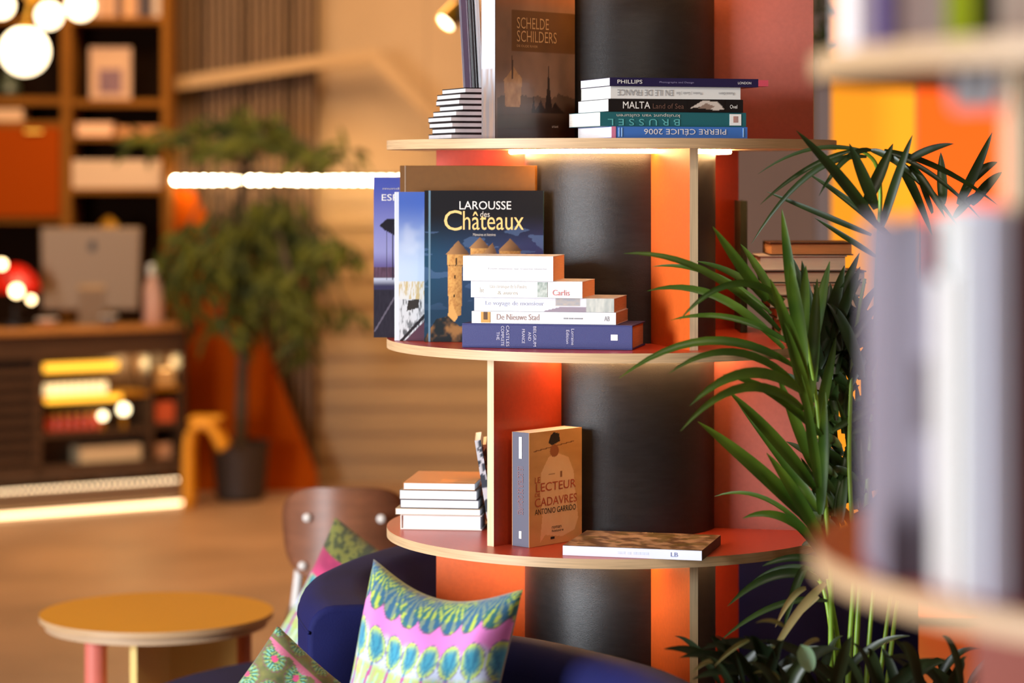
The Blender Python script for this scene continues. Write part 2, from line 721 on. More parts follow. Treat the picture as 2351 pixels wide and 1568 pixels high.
def lie(pl, pr, z, face_up=True):
    """book lying flat, spine towards the viewer between world points pl (left) and pr (right), resting at height z.
    Returns the matrix; local z runs along the spine."""
    a, b = Vector((pl[0], pl[1], 0)), Vector((pr[0], pr[1], 0))
    d = (b - a).normalized()                    # viewer's right
    back = Vector((-d.y, d.x, 0))               # away from the viewer
    if face_up:     # front cover up: local z = -d, y = z x x = -(d x back) = -Z
        return lambda t: basis(back, (0, 0, -1), -d, (b.x, b.y, z + t))
    return lambda t: basis(back, (0, 0, 1), d, (a.x, a.y, z))


def spine_text(root, s, c0, c1, a0, a1, L, t, m, up=True, lie_up=True, off=.0009):
    """lettering on the spine of a lying book. c0..c1: position along the spine from the viewer's left (0..1),
    a0..a1: height range (0 bottom .. 1 top) ; up=False prints it upside down"""
    wv = (c1 - c0) * L
    hv = (a1 - a0) * t
    # viewer's right and up in local coordinates
    if lie_up:
        R, U = Vector((0, 0, -1)), Vector((0, -1, 0))
        O = Vector((-off, t, L))
    else:
        R, U = Vector((0, 0, 1)), Vector((0, 1, 0))
        O = Vector((-off, 0, 0))
    p = O + R * c0 * L + U * a0 * t
    if up:
        M = basis(R, U, R.cross(U), p)
    else:
        M = basis(-R, -U, R.cross(U), O + R * c1 * L + U * a1 * t)
    return text_part('lettering', s, root, M, wv, hv, m)


def spine_box(root, c0, c1, a0, a1, L, t, m, name='spine_mark', lie_up=True):
    if lie_up:
        mb = MB().box(-.0008, .0005, t * (1 - a1), t * (1 - a0), L * (1 - c1), L * (1 - c0))
    else:
        mb = MB().box(-.0008, .0005, t * a0, t * a1, L * c0, L * c1)
    return part(name, mb, m, root, local=True)


def front_text(root, s, x, z, wd, ht, m, y=-.0012):
    M = basis((1, 0, 0), (0, 0, 1), (0, -1, 0), (x, y, z))
    return text_part('lettering', s, root, M, wd, ht, m)


def ink(name, *rgb, rough=0.5):
    return mat('ink_' + name, rgb, rough=rough)


i_white, i_black, i_red = ink('white', 240, 238, 232), ink('black', 22, 20, 20), ink('red', 192, 88, 56)
i_gold, i_grey, i_pale = ink('gold', 238, 202, 128), ink('grey', 150, 150, 152), ink('pale', 206, 200, 190)

# ---- top shelf ---------------------------------------------------------------
zT, zM, zL = ZS[1] + .0004, ZS[2] + .0004, ZS[3] + .0004


def p_schelde(U, V):
    n = vnoise(U, V, 5, 1)
    c = mixc(L3(108, 86, 74), L3(158, 124, 102), n * 1.3 - .15)
    c = mixc(c, L3(196, 116, 66), sstep(.72, .95, V) * .75)
    c = mixc(c, L3(60, 44, 36), sstep(.24, .08, V) * .9)
    n2 = vnoise(U, V, 18, 5)
    sky = (V < .23 + .06 * n2) & (U > .02)
    c[sky] = c[sky] * .45
    for (x, b, tp, wd) in ((.66, .16, .45, .05), (.47, .16, .27, .03), (.56, .16, .24, .09), (.75, .16, .23, .12)):
        c = put(c, inpoly(U, V, [(x - wd, b), (x + wd, b), (x + wd * .35, (b + tp) / 2), (x, tp), (x - wd * .35, (b + tp) / 2)]), L3(44, 32, 28))
    ship = inpoly(U, V, [(.12, .19), (.3, .19), (.33, .36), (.22, .43), (.1, .35)])
    c[ship] = mixc(L3(150, 108, 70), L3(196, 156, 108), vnoise(U, V, 22, 2)[ship])
    c = put(c, inpoly(U, V, [(.2, .36), (.215, .36), (.21, .5), (.2, .5)]), L3(66, 46, 36))
    box = (U > .2) & (V > .525) & (V < .775)
    c[box] = mixc(L3(98, 66, 36), L3(116, 78, 42), n[box])
    return c


dch = Vector((.665, .747))
nch = Vector((.747, -.665))
cc2 = Vector(CC)


def chan(s, off):
    q = cc2 - dch * s + nch * off
    return (q.x, q.y)


SW, SH, ST = .2285, .312, .034
o = chan(.420, .0095 + ST)
bk = book('tall brown art book with city skyline painting, standing on top shelf against the column',
          stand((o[0], o[1], zT), dch), SW, SH, ST, mat('cover_brown', (92, 64, 46), rough=.4), m_page,
          spine=mat('cover_silver', (188, 188, 200), rough=.3))
front_print(bk, SW, SH, p_schelde, 110, 150)
front_text(bk, 'SCHELDE', .26 * SW, .665 * SH, .40 * SW, .068 * SH, ink('tan', 196, 156, 112))
front_text(bk, 'SCHILDERS', .26 * SW, .585 * SH, .50 * SW, .068 * SH, ink('tan', 196, 156, 112))
front_text(bk, 'DE OUDE RIVIER', .26 * SW, .553 * SH, .26 * SW, .014 * SH, ink('tan', 196, 156, 112))
front_text(bk, 'UITGAVE', .70 * SW, .07 * SH, .08 * SW, .012 * SH, i_pale)
spine_print(bk, ST, SH, lambda U, V: mixc(mixc(L3(120, 110, 108), L3(202, 204, 214), sstep(.2, .5, V)), L3(150, 120, 100), sstep(.4, .7, vnoise(U, V, 5, 4)) * (V < .42) * .8), m=m_print)

# thin notebooks in a stack
ux, uy = Vector((.94, .34, 0)), Vector((-.34, .94, 0))
NB = 9
tt = .0107
m_nb = mat('notebook_black', (26, 25, 28), rough=.5)
m_nbp = mat('notebook_pages', (206, 204, 204), rough=.8, var=.08, vscale=30)
proto = None
for i in range(NB):
    off = (-.010 if i < 5 else .0) + .006 * math.sin(i * 1.7) + (i * .0016)
    base = Vector((-.106, 4.768, 0)) + ux * off
    # fore edge faces left, spine hidden at the right
    x = -ux
    M = basis(x, -Vector((uy.x, uy.y, 0)).cross(Vector(x)).cross(x) if False else (0, 0, -1), Vector((0, 0, -1)).cross(Vector(x)) * -1, (0, 0, 0))
    xa = Vector(x)
    ya = Vector((0, 0, 1))
    za = xa.cross(ya)
    o0 = base + ux * .094 + (Vector((0, 0, 0)) if za.dot(uy) > 0 else uy * .140)
    M = basis(xa, ya, za, (o0.x, o0.y, zT + i * (tt + .0003)))
    ordn = ['bottom', 'second from bottom', 'third from bottom', 'fourth from bottom', 'middle', 'fourth from top', 'third from top', 'second from top', 'top'][i]
    lab = 'thin black notebook, %s of the notebook stack on the top shelf' % ordn
    if proto is None:
        proto = book(lab, M, .094, .140, tt, m_nb, m_nbp, group='black notebooks stacked on the top shelf', hard=False, ct=.0019, name='notebook', cat='notebook')
    else:
        dup(proto, M, lab)

# dark books upright behind the notebooks
for k, (px, tk, hh, col, pg, lab) in enumerate([
        (1070, .017, .325, (74, 62, 82), m_page, 'slim dark purple book standing leftmost behind the notebook stack'),
        (1091, .0105, .34, (30, 29, 32), m_page, 'slim black book standing between the purple book and a divider'),
        (1106, .009, .33, (150, 152, 158), m_pagew, 'slim grey book standing against the top bay divider')]):
    Yb = 4.965
    roll = math.radians(3.0)
    # spine to the viewer: local x goes back, y goes left
    x = Vector((0.05, 1, 0)).normalized()
    M = basis(x, Vector((0, 0, 1)).cross(x), (0, 0, 1), (X(px, Yb) + tk, Yb, zT + .001)) @ Matrix.Rotation(-roll, 4, 'X')
    M = Matrix.Translation((0, 0, 0)) @ M
    book(lab, M, .17, hh, tk, mat('cover_dark_%d' % k, col, rough=.35), pg, name='book')


def stack(items, z):
    """items bottom to top: dict(px0, px1, Y0, Y1, t, depth, ...)"""
    out = []
    for it in items:
        pl = (X(it['x0'], it['Y0']), it['Y0'])
        pr = (X(it['x1'], it['Y1']), it['Y1'])
        L = (Vector(pr) - Vector(pl)).length
        up = it.get('face_up', True)
        M = lie(pl, pr, z, up)(it['t'])
        b = book(it['label'], M, it['d'], L, it['t'], it['cover'], it['pages'], hard=it.get('hard', False), spine=it.get('spine'),
                 name=it.get('name', 'book'), cat=it.get('cat', 'book'))
        out.append((b, L, it['t'], up))
        z += it['t'] + .0004
    return out


st = stack([
    dict(x0=1404, x1=1716, Y0=4.575, Y1=4.655, t=.021, d=.19, cover=mat('cover_blue', (66, 118, 196), rough=.3), pages=m_pagew, label='bright blue book with white upside-down lettering, bottom of the top shelf stack'),
    dict(x0=1378, x1=1713, Y0=4.580, Y1=4.665, t=.0265, d=.18, cover=mat('cover_teal', (34, 98, 104), rough=.35), pages=m_page, label='teal book with white square label on its spine, above the blue book'),
    dict(x0=1397, x1=1706, Y0=4.585, Y1=4.66, t=.0235, d=.18, cover=mat('cover_ink', (20, 17, 18), rough=.35), pages=m_pagew, label='black book with white capitals on its spine, middle of the top shelf stack'),
    dict(x0=1402, x1=1700, Y0=4.585, Y1=4.66, t=.0225, d=.17, cover=mat('cover_offwhite', (226, 226, 222), rough=.4), pages=m_page, label='white book with grey upside-down spine lettering, second from top in the top shelf stack'),
    dict(x0=1400, x1=1741, Y0=4.578, Y1=4.662, t=.0155, d=.17, cover=mat('cover_navy_dark', (34, 28, 66), rough=.3), pages=m_pagew, label='thin navy book with pink end, topmost of the top shelf stack'),
], zT)
b, L, t, u = st[0]
spine_text(b, 'PIERRE CÉLICE 2006', .235, .84, .2, .8, L, t, i_white, up=False)
spine_box(b, 0, .03, 0, 1, L, t, ink('pink', 214, 128, 160))
for c in (.05, .07, .965):
    spine_box(b, c, c + .008, .1, .9, L, t, ink('sky', 150, 196, 240))
b, L, t, u = st[1]
spine_text(b, 'kruispunt van culturen', .11, .54, .62, .92, L, t, i_pale, up=False)
spine_text(b, 'B R U S S E L', .05, .54, .06, .52, L, t, ink('aqua', 96, 178, 178), up=False)
lb = spine_box(b, .885, .965, .1, .9, L, t, i_white, name='paper_label')
spine_box(b, .91, .945, .3, .75, L, t, ink('salmon', 222, 160, 146))
b, L, t, u = st[2]
spine_text(b, 'MALTA', .105, .305, .26, .8, L, t, i_white)
spine_text(b, 'Land of Sea', .325, .555, .26, .66, L, t, ink('umber', 104, 74, 62))
spine_text(b, 'Ovel', .90, .955, .3, .6, L, t, i_white)


def p_malta(U, V):
    c = solid(U, 20, 17, 18)
    c = put(c, inpoly(U, V, [(.05, .25), (.4, .95), (.8, .9), (1, .2), (.7, .1), (.5, .5)]), L3(202, 190, 178))
    return put(c, inpoly(U, V, [(.3, .3), (.5, .75), (.75, .45), (.6, .2)]), L3(140, 118, 104))


def on_spine(b, L, t, c0, c1, fn, nx=40, ny=14, a0=0.05, a1=.95):
    def pos(U, V):
        return np.stack([np.full(len(U), -.0007), t * (1 - (a0 + V * (a1 - a0))), L * (1 - (c0 + U * (c1 - c0)))], 1)
    pts, cols = color_grid(fn, pos, nx, ny)
    adopt(grid_object('spine_picture', pts, cols, nx, ny, m_print), b, True)


on_spine(b, L, t, .58, .86, p_malta)
b, L, t, u = st[3]
spine_text(b, 'EN ILE DE FRANCE', .05, .475, .25, .75, L, t, i_grey, up=False)
spine_text(b, 'Musées | Guide | Été', .50, .70, .3, .66, L, t, i_grey, up=False)
spine_text(b, 'Rossidem', .83, .95, .36, .6, L, t, i_grey, up=False)
b, L, t, u = st[4]
spine_text(b, 'PHILLIPS', .05, .215, .3, .75, L, t, i_white)
spine_text(b, 'Photographs and Design', .33, .56, .34, .6, L, t, ink('lilac', 140, 132, 170))
spine_text(b, 'LONDON', .86, .95, .36, .64, L, t, i_white)
part('end_tip', MB().box(.0, .03, .002, t - .002, -.02, .0), ink('rose', 206, 74, 92), b, local=True, label='pink paper end sticking out')

# ---- middle shelf -------------------------------------------------------------


def p_chateaux(U, V):
    c = mixc(L3(30, 70, 96), L3(50, 56, 104), U)
    c = mixc(c, L3(22, 25, 30), sstep(.52, .86, V))
    n = vnoise(U, V, 6, 3)
    c = mixc(c, L3(92, 122, 166), (vnoise(U * .5, V * 2, 7, 9) > .62) * .35 * (V < .8))
    c = mixc(c, L3(28, 56, 78), sstep(.5, .15, V) * .75)
    ST1, ST2, RF, DK = L3(214, 164, 96), L3(172, 118, 66), L3(168, 126, 84), L3(92, 66, 48)
    stone = lambda m: mixc(ST2, ST1, sstep(.0, .8, vnoise(U, V, 90, 8)))[m]
    g = lambda px: (px - 978) / 269.
    q = lambda py: (782 - py) / 349.

    def tower(x0, x1, yt, yb, cx, ya, dim=1.0):
        nonlocal c
        bm = inpoly(U, V, [(g(x0), q(yb)), (g(x1), q(yb)), (g(x1), q(yt)), (g(x0), q(yt))])
        sh = np.clip((U - g(x0)) / (g(x1) - g(x0)), 0, 1)
        c[bm] = (stone(bm) * (1.12 - .55 * sh[bm])[:, None]) * dim
        rf = inpoly(U, V, [(g(x0 - 3), q(yt)), (g(x1 + 3), q(yt)), (g(cx), q(ya))])
        c[rf] = mixc(RF, DK, sstep(g(x0), g(x1), U))[rf] * dim
    tower(1148, 1196, 572, 600, 1172, 543, .75)
    tower(1082, 1124, 566, 610, 1104, 540)
    tower(1108, 1142, 585, 640, 1132, 553, .95)
    tower(1030, 1078, 580, 606, 1054, 548)
    sh = inpoly(U, V, [(g(1033), q(730)), (g(1062), q(720)), (g(1064), q(606)), (g(1031), q(606))])
    sx = np.clip((U - g(1031)) / (g(1064) - g(1031)), 0, 1)
    c[sh] = stone(sh) * (1.12 - .5 * sx[sh])[:, None]
    for (px, py) in ((1050, 600), (1104, 583), (1048, 632), (1046, 676), (1132, 592), (1050, 592)):
        c = put(c, (abs(U - g(px)) < .006) & (abs(V - q(py)) < .011), L3(44, 30, 22))
    c = put(c, (abs(V - q(606)) < .006) & (U > g(1030)) & (U < g(1066)) & (np.modf(U * 75)[0] > .5), DK)
    c = put(c, inpoly(U, V, [(g(1028), q(730)), (g(1040), q(690)), (g(1054), q(725)), (g(1048), q(735))]), ST1)
    rk = inpoly(U, V, [(0, .02), (.1, .15), (.2, .17), (.3, .1), (.42, .14), (.6, .1), (1, .14), (1, 0), (0, 0)])
    c[rk] = mixc(L3(30, 40, 44), L3(150, 108, 66), sstep(.45, .8, vnoise(U, V, 14, 6)))[rk]
    return c


LW, LH, LT = .2315, .2935, .0215
xl, xr = X(974, 4.862), X(1247, 4.847)
M = stand((xl, 4.862, zM), (xr - xl, 4.847 - 4.862), lean=math.radians(1.1))
bk = book('dark blue hardback with stone castle towers on its cover, standing on the middle shelf', M, LW, LH, LT,
          mat('cover_teal_blue', (44, 84, 100), rough=.3), m_page)
front_print(bk, LW, LH, p_chateaux, 170, 220)
front_text(bk, 'LAROUSSE', .295 * LW, .875 * LH, .435 * LW, .055 * LH, i_white)
front_text(bk, 'des', .47 * LW, .825 * LH, .08 * LW, .038 * LH, i_pale)
front_text(bk, 'C', .165 * LW, .735 * LH, .15 * LW, .135 * LH, i_gold)
front_text(bk, 'hâteaux', .325 * LW, .74 * LH, .51 * LW, .125 * LH, i_gold)
front_text(bk, 'Mémoires et histoires', .41 * LW, .70 * LH, .19 * LW, .018 * LH, i_pale)
part('jacket_fold', MB().box(.008, .012, -.0009, 0, .0, LH), ink('foldblue', 96, 128, 150), bk, local=True)


def p_road(U, V):
    c = mixc(L3(190, 208, 232), L3(74, 104, 184), sstep(.45, .95, V))
    n = vnoise(U * .25, V, 6, 2)
    c = mixc(c, L3(220, 226, 236), sstep(.45, .8, n) * .35)
    m = V < .4
    c[m] = mixc(L3(214, 216, 214), L3(196, 176, 128), sstep(.4, .7, vnoise(U, V, 24, 4)))[m]
    m = V < .28
    c[m] = mixc(L3(206, 210, 214), L3(96, 100, 104), sstep(.5, .72, vnoise(U, V, 20, 6)))[m]
    c = put(c, inpoly(U, V, [(.25, .2), (.62, .22), (.66, .28), (.3, .27)]), L3(54, 52, 50))
    c = put(c, inpoly(U, V, [(.02, .0), (.9, .2), (.9, .17), (.14, .0)]), L3(40, 40, 44))
    c = put(c, inpoly(U, V, [(.2, .0), (.9, .15), (.9, .0)]), L3(90, 62, 76))
    return c


BW, BH, BT = .165, .2905, .016
xl = X(906, 4.892)
M = stand((xl, 4.892, zM), (1, -.005), lean=0.0)
bk = book('pale blue hardback with aerial view cover, standing left of the castle book', M, BW, BH, BT,
          mat('cover_pale_blue', (214, 220, 232), rough=.3), m_page)
front_print(bk, BW * .42, BH, p_road, 60, 150, x0=.12, x1=1.0)
front_print(bk, BW, BH, lambda U, V: mixc(L3(196, 214, 236), L3(84, 114, 194), sstep(.45, .95, V)), 20, 30, x0=.42, x1=1.0, name='cover_sky')

TW, TH, TT = .272, .342, .0165
xl, xr = X(918, 4.955), X(1229, 4.886)
M = stand((xl, 4.955, zM), (xr - xl, 4.886 - 4.955))
TW = math.hypot(xr - xl, 4.886 - 4.955)
bk = book('tall plain mustard brown hardback, standing at the back behind the castle book', M, TW, TH, TT,
          mat('cover_mustard', (104, 64, 14), spec=.2, rough=.6, var=.05, vscale=80), m_page)
part('hinge_groove', MB().box(.010, .0125, -.0006, .0005, 0, TH), mat('cover_mustard_dark', (126, 86, 36), rough=.4), bk, local=True)


def p_bridge(U, V):
    c = mixc(L3(150, 150, 200), L3(70, 84, 168), sstep(.5, 1, V))
    c = mixc(c, L3(96, 84, 138), sstep(.55, .42, V))
    n = vnoise(U, V, 26, 3)
    m = V < .44
    c[m] = mixc(L3(66, 46, 60), L3(110, 84, 104), n)[m]
    m = V < .37
    c[m] = mixc(L3(190, 196, 214), L3(56, 54, 84), sstep(.37, .32, V))[m]
    m = V < .3
    c[m] = mixc(L3(34, 34, 46), L3(52, 50, 62), n)[m]
    c = put(c, inpoly(U, V, [(.0, .04), (.8, .3), (.8, .28), (.06, .04)]), L3(104, 98, 112))
    c = put(c, inpoly(U, V, [(.18, .7), (.42, .74), (1, .74), (1, .66), (.75, .63), (.36, .67)]), L3(30, 30, 40))
    for x in (.42, .62, .80):
        c = put(c, (abs(U - x) < .012) & (V > .36) & (V < .7), L3(40, 40, 56))
    return c


EW, EH, ET = .235, .3185, .021
xl = X(852, 4.985)
M = stand((X(858, 4.985), 4.985, zM), (1, .03))
bk = book('blue violet hardback with a bridge cover, overhanging the left end of its shelf', M, EW, EH, ET,
          mat('cover_violet', (96, 98, 160), rough=.3), m_page, spine=mat('spine_violet', (104, 104, 150), rough=.3))
front_print(bk, EW * .26, EH, p_bridge, 60, 150, x0=0.0, x1=1.0)
front_print(bk, EW, EH, lambda U, V: mixc(L3(66, 70, 120), L3(70, 84, 168), sstep(.5, 1, V)), 10, 20, x0=.26, x1=1.0, name='cover_sky')
front_text(bk, 'ESPAÑA', .016, .855 * EH, .082, .05 * EH, i_white, y=-.0014)
front_text(bk, 'mundo de', .018, .925 * EH, .06, .012 * EH, i_pale, y=-.0014)
# stack in front of the column on the middle shelf
m_cw = mat('cover_white', (226, 226, 228), rough=.35)
st = stack([
    dict(x0=1061, x1=1452, Y0=4.705, Y1=4.635, t=.0455, d=.144, hard=True, cover=mat('cover_navy_cloth', (46, 50, 108), rough=.55, bump=.2, bscale=900), pages=m_pageb, label='thick navy cloth book, bottom of the stack before the column on the middle shelf'),
    dict(x0=1083, x1=1414, Y0=4.705, Y1=4.65, t=.0225, d=.145, cover=m_cw, pages=m_pageb, label='white paperback with a small crest on its spine, lying on the thick navy book'),
    dict(x0=1089, x1=1410, Y0=4.705, Y1=4.65, t=.0255, d=.145, cover=mat('cover_lavender', (204, 206, 216), rough=.35), pages=m_pageb, label='pale lavender paperback with photo spine, lying between two white paperbacks'),
    dict(x0=1081, x1=1337, Y0=4.70, Y1=4.655, t=.031, d=.130, cover=m_cw, pages=m_paget, label='white paperback with pink spine lettering, second from top of the middle shelf stack'),
    dict(x0=1063, x1=1270, Y0=4.695, Y1=4.66, t=.0465, d=.115, cover=m_cw, pages=m_paget, label='short thick white paperback with orange-lit pages, topmost of the middle shelf stack'),
], zM)
i_sil = ink('silver', 196, 192, 210)
b, L, t, u = st[0]
for (c, hh, s) in ((.205, .34, 'THE'), (.232, .82, 'COMPLETE'), (.262, .86, 'CASTLES'), (.355, .58, 'FRANCE'), (.392, .36, 'AND'), (.422, .82, 'BELGIUM'), (.615, .56, 'Edition'), (.645, .66, 'Lorraine')):
    # lettering running across the spine
    wv = .018 * L
    R, Uv = Vector((0, 1, 0)), Vector((0, 0, -1))
    M = basis(R, Uv, R.cross(Uv), (-.0009, t * (1 - hh) / 2, L * (1 - c)))
    text_part('lettering', s, b, M, hh * t, wv, i_sil)
sp = spine_box(b, .875, .915, .38, .62, L, t, i_white, name='paper_label')
b, L, t, u = st[1]
spine_box(b, .065, .13, .05, .95, L, t, ink('ochre', 206, 150, 70), name='crest')
spine_box(b, .083, .112, .3, .95, L, t, ink('dusk', 84, 70, 80), name='crest_shield')
spine_text(b, 'De Nieuwe Stad', .175, .47, .3, .8, L, t, ink('taupe', 170, 146, 138))
spine_text(b, '— — ——', .64, .77, .42, .54, L, t, i_grey)
spine_text(b, 'AB', .92, .955, .3, .7, L, t, i_grey)


def p_lav(U, V):
    c = mixc(L3(206, 208, 220), L3(226, 226, 230), vnoise(U * 4, V, 6, 3))
    c = put(c, inpoly(U, V, [(.5, .05), (.62, .35), (1, .4), (1, 0), (.5, 0)]) & (U < .8), L3(150, 138, 150))
    m = (U > .58) & (U < .76) & (V > .45)
    c[m] = mixc(L3(190, 176, 160), L3(150, 156, 168), vnoise(U * 3, V, 12, 5))[m]
    m = U > .8
    c[m] = mixc(L3(214, 214, 204), L3(150, 160, 158), vnoise(U * 8, V * .2, 8, 7))[m]
    return c


b, L, t, u = st[2]
on_spine(b, L, t, .0, 1.0, p_lav, 120, 16, 0.0, 1.0)
spine_text(b, 'Le voyage de monsieur', .08, .5, .35, .75, L, t, ink('mist', 178, 184, 204), off=.0014)
b, L, t, u = st[3]
spine_text(b, 'Une chronique de la Flandre', .17, .5, .5, .78, L, t, ink('straw', 206, 200, 186))
spine_text(b, '& autres', .24, .42, .18, .4, L, t, ink('straw', 206, 200, 186))
on_spine(b, L, t, .6, .69, lambda U, V: mixc(L3(120, 140, 128), L3(214, 218, 212), vnoise(U, V, 6, 2)), 16, 16)
spine_text(b, 'Carlis', .735, .885, .16, .5, L, t, ink('blush', 216, 130, 128))
spine_text(b, 'he', .08, .115, .3, .6, L, t, ink('straw', 206, 200, 186))
b, L, t, u = st[4]
spine_text(b, 'Texte imprimé sur tranche blanche', .27, .93, .44, .53, L, t, ink('faint', 200, 200, 206))

# books on the right-hand side of the middle shelf, behind the palm
zz = zM
rb = [(1790, 1975, .034, (60, 44, 38), m_page, 'dark brown book, lowest of the stack behind the palm'),
      (1782, 1990, .022, (150, 132, 112), m_page, 'beige book second from the bottom behind the palm'),
      (1765, 1975, .026, (40, 34, 32), m_page, 'black book third from the bottom behind the palm'),
      (1750, 1985, .024, (206, 198, 186), m_page, 'cream book in the middle of the stack behind the palm'),
      (1756, 1990, .025, (44, 38, 36), m_page, 'dark book third from the top behind the palm'),
      (1742, 1945, .030, (196, 190, 196), m_pagew, 'pale grey book second from top behind the palm'),
      (1768, 1960, .026, (66, 40, 30), m_paget, 'dark-covered book with tan page edges, topmost behind the palm')]
for (a, c, t, col, pg, lab) in rb:
    Y0 = 5.0
    pl = Vector((X(a, Y0), Y0))
    L = X(c, Y0) - pl.x
    # fore edge to the viewer: spine at the back
    M = basis((0, -1, 0), (0, 0, 1), (-1, 0, 0), (pl.x + L, Y0 + .15, zz))
    book(lab, M, .15, L, t, mat('cover_rb%d' % int(zz * 1000), col, rough=.5), pg, hard=True)
    zz += t + .0003
M = basis((0, 1, 0), (-1, 0, 0), (0, 0, 1), (X(1716, 5.13), 5.13, zM))
book('dark green book seen from its spine, standing by the rear divider behind the palm', M, .14, .27, .014, mat('cover_green_black', (34, 40, 32), rough=.6), m_page)

# ---- lower shelf --------------------------------------------------------------


def p_robe(U, V):
    c = mixc(L3(212, 158, 100), L3(230, 178, 116), vnoise(U, V * 3, 5, 2))
    c = mixc(c, L3(226, 178, 120), sstep(.18, .0, V) * .5)
    rb = inpoly(U, V, [(.36, .77), (.52, .80), (.74, .75), (.84, .62), (.88, .4), (.93, .2), (.86, .1), (.62, .055), (.3, .09), (.2, .03), (.24, .25), (.2, .45), (.22, .64)])
    c[rb] = mixc(L3(244, 196, 146), L3(250, 210, 164), vnoise(U, V, 9, 4))[rb]
    hd = ((U - .47) / .085) ** 2 + ((V - .82) / .055) ** 2 < 1
    c = put(c, hd, L3(168, 100, 60))
    ht = inpoly(U, V, [(.36, .895), (.40, .96), (.46, .985), (.56, .97), (.58, .90), (.5, .885), (.42, .87)])
    c = put(c, ht, L3(34, 26, 26))
    c = put(c, (abs(V - .855 - (U - .4) * .07) < .004) & (U > .08) & (U < .85) & ~hd, L3(120, 74, 44))
    c = put(c, (abs(V - .62) < .004) & (U > .36) & (U < .48), L3(170, 116, 76))
    c = put(c, (abs(U - .6) < .015) & (V > .58) & (V < .635), L3(150, 96, 62))
    return c


GW, GH, GT = .15, .2145, .0435
o = (X(1215, 4.69), 4.69)
M = stand((o[0], o[1], zL), (.105, .115))
bk = book('tan paperback with a robed figure in black hat, standing on the lower shelf', M, GW, GH, GT,
          mat('cover_tan', (206, 152, 96), rough=.4), m_page, hard=False, spine=mat('spine_slate', (88, 88, 104), rough=.45))
front_print(bk, GW, GH, p_robe, 110, 150, m=m_matt)
for (s, x, z, wd, ht) in (('LE', .10, .555, .1, .05), ('LECTEUR', .12, .475, .76, .075), ('DE', .10, .435, .1, .03), ('CADAVRES', .10, .345, .80, .075)):
    front_text(bk, s, x * GW, z * GH, wd * GW, ht * GH, i_red)
front_text(bk, 'ANTONIO GARRIDO', .10 * GW, .275 * GH, .78 * GW, .05 * GH, i_black)
front_text(bk, 'roman', .42 * GW, .135 * GH, .18 * GW, .022 * GH, i_black)
front_text(bk, 'histoire', .42 * GW, .105 * GH, .22 * GW, .022 * GH, i_black)
part('publisher_mark', MB().box(.40 * GW, .47 * GW, -.0012, 0, .045 * GH, .065 * GH), i_black, bk, local=True)
part('spine_mark', MB().box(-.0008, 0, GT * .42, GT * .58, GH * .77, GH * .96), i_white, bk, local=True)
part('spine_mark', MB().box(-.0008, 0, GT * .44, GT * .58, GH * .07, GH * .135), i_white, bk, local=True)
Rr, Uu = Vector((0, 0, -1)), Vector((0, -1, 0))
text_part('lettering', 'LE LECTEUR DE CADAVRES', bk, basis(Rr, Uu, Rr.cross(Uu), (-.0009, GT * .66, GH * .70)), GH * .42, GT * .32, ink('rust', 132, 92, 96))


def p_mag(U, V):
    n = vnoise(U * 1.2 + V * .8, V * 2.2 - U, 6, 3)
    c = mixc(L3(120, 88, 62), L3(206, 166, 128), sstep(.3, .7, n))
    c = mixc(c, L3(112, 96, 40), (vnoise(U + V, V - U, 5, 8) > .6) * .7)
    c = mixc(c, L3(84, 66, 66), sstep(.75, 1, V) * .5)
    return c


# magazine lying at the front
pl, pr = (X(1292, 4.60), 4.60), (X(1611, 4.535), 4.535)
MT = .0175
L = (Vector(pr) - Vector(pl)).length
bk = book('glossy paperback with earthy photo cover, lying flat on the lower shelf front', lie(pl, pr, zL)(MT), .20, L, MT,
          mat('cover_pale', (222, 224, 240), rough=.3), mat('page_dark', (110, 92, 78), rough=.8), hard=False)
front_print(bk, .20, L, p_mag, 80, 110)
spine_text(bk, 'LB', .78, .83, .3, .75, L, MT, ink('steel', 120, 128, 170))
spine_text(bk, '== = ====', .40, .62, .4, .6, L, MT, ink('palesteel', 190, 200, 226))
part('back_cover_edge', MB().box(.001, .1999, -.0004, MT + .0002, -.0004, .0006), mat('cover_end_brown', (74, 62, 52), rough=.6), bk, local=True)  # even dark brown sheet over the paperback's right end

# pale books at the left end; softcovers darkened like the shaded gaps between
zz = zL
lb = [(919, .030, .005, 'cream hardback, bottom of the pale stack on the left end of the lower shelf', (236, 230, 220)),
      (908, .012, -.004, 'thin pale cream book sticking out, second from bottom on the lower shelf left', (186, 164, 132)),
      (919, .016, .0, 'white softcover with darkened edges, middle of the lower shelf left stack', (96, 96, 110)),
      (917, .018, .0, 'cream softcover second from top of the lower shelf left stack', (120, 108, 96)),
      (926, .0135, .0, 'tan orange covered book topmost on the lower shelf left stack', (196, 132, 76))]
for i, (px, t, dy, lab, col) in enumerate(lb):
    Y0 = 4.925
    xl = X(px, Y0)
    dpt = .225 - .008 * i
    xr = -.058 - .0035 * i
    L = xr - xl
    d = Vector((.995, .0, 0))
    back = Vector((.12, .993, 0)).normalized()
    # page edges to the viewer
    M = basis((-1, 0, 0), (0, 0, 1), (0, 1, 0), (0, 0, 0))
    xa = Vector((back.y, -back.x, 0))         # to the viewer's right, square to 'back'
    # head of the book to the viewer: local x to the right (spine at left), local z away
    # y = z cross x
    M = basis(xa, back.cross(xa), back, (xl, Y0 + dy, zz + t))
    if back.cross(xa).z > 0:
        M = basis(xa, back.cross(xa), back, (xl, Y0 + dy, zz))
    bk = book(lab, M, L, dpt, t, mat('cover_left%d' % i, col, rough=.4), m_pagew, hard=(i == 0))
    if i == 4:
        part('cover_band', MB().box(.07, L, -.0006, 0, .02, .06), ink('honey', 222, 150, 84), bk, local=True)
    zz += t + .0008

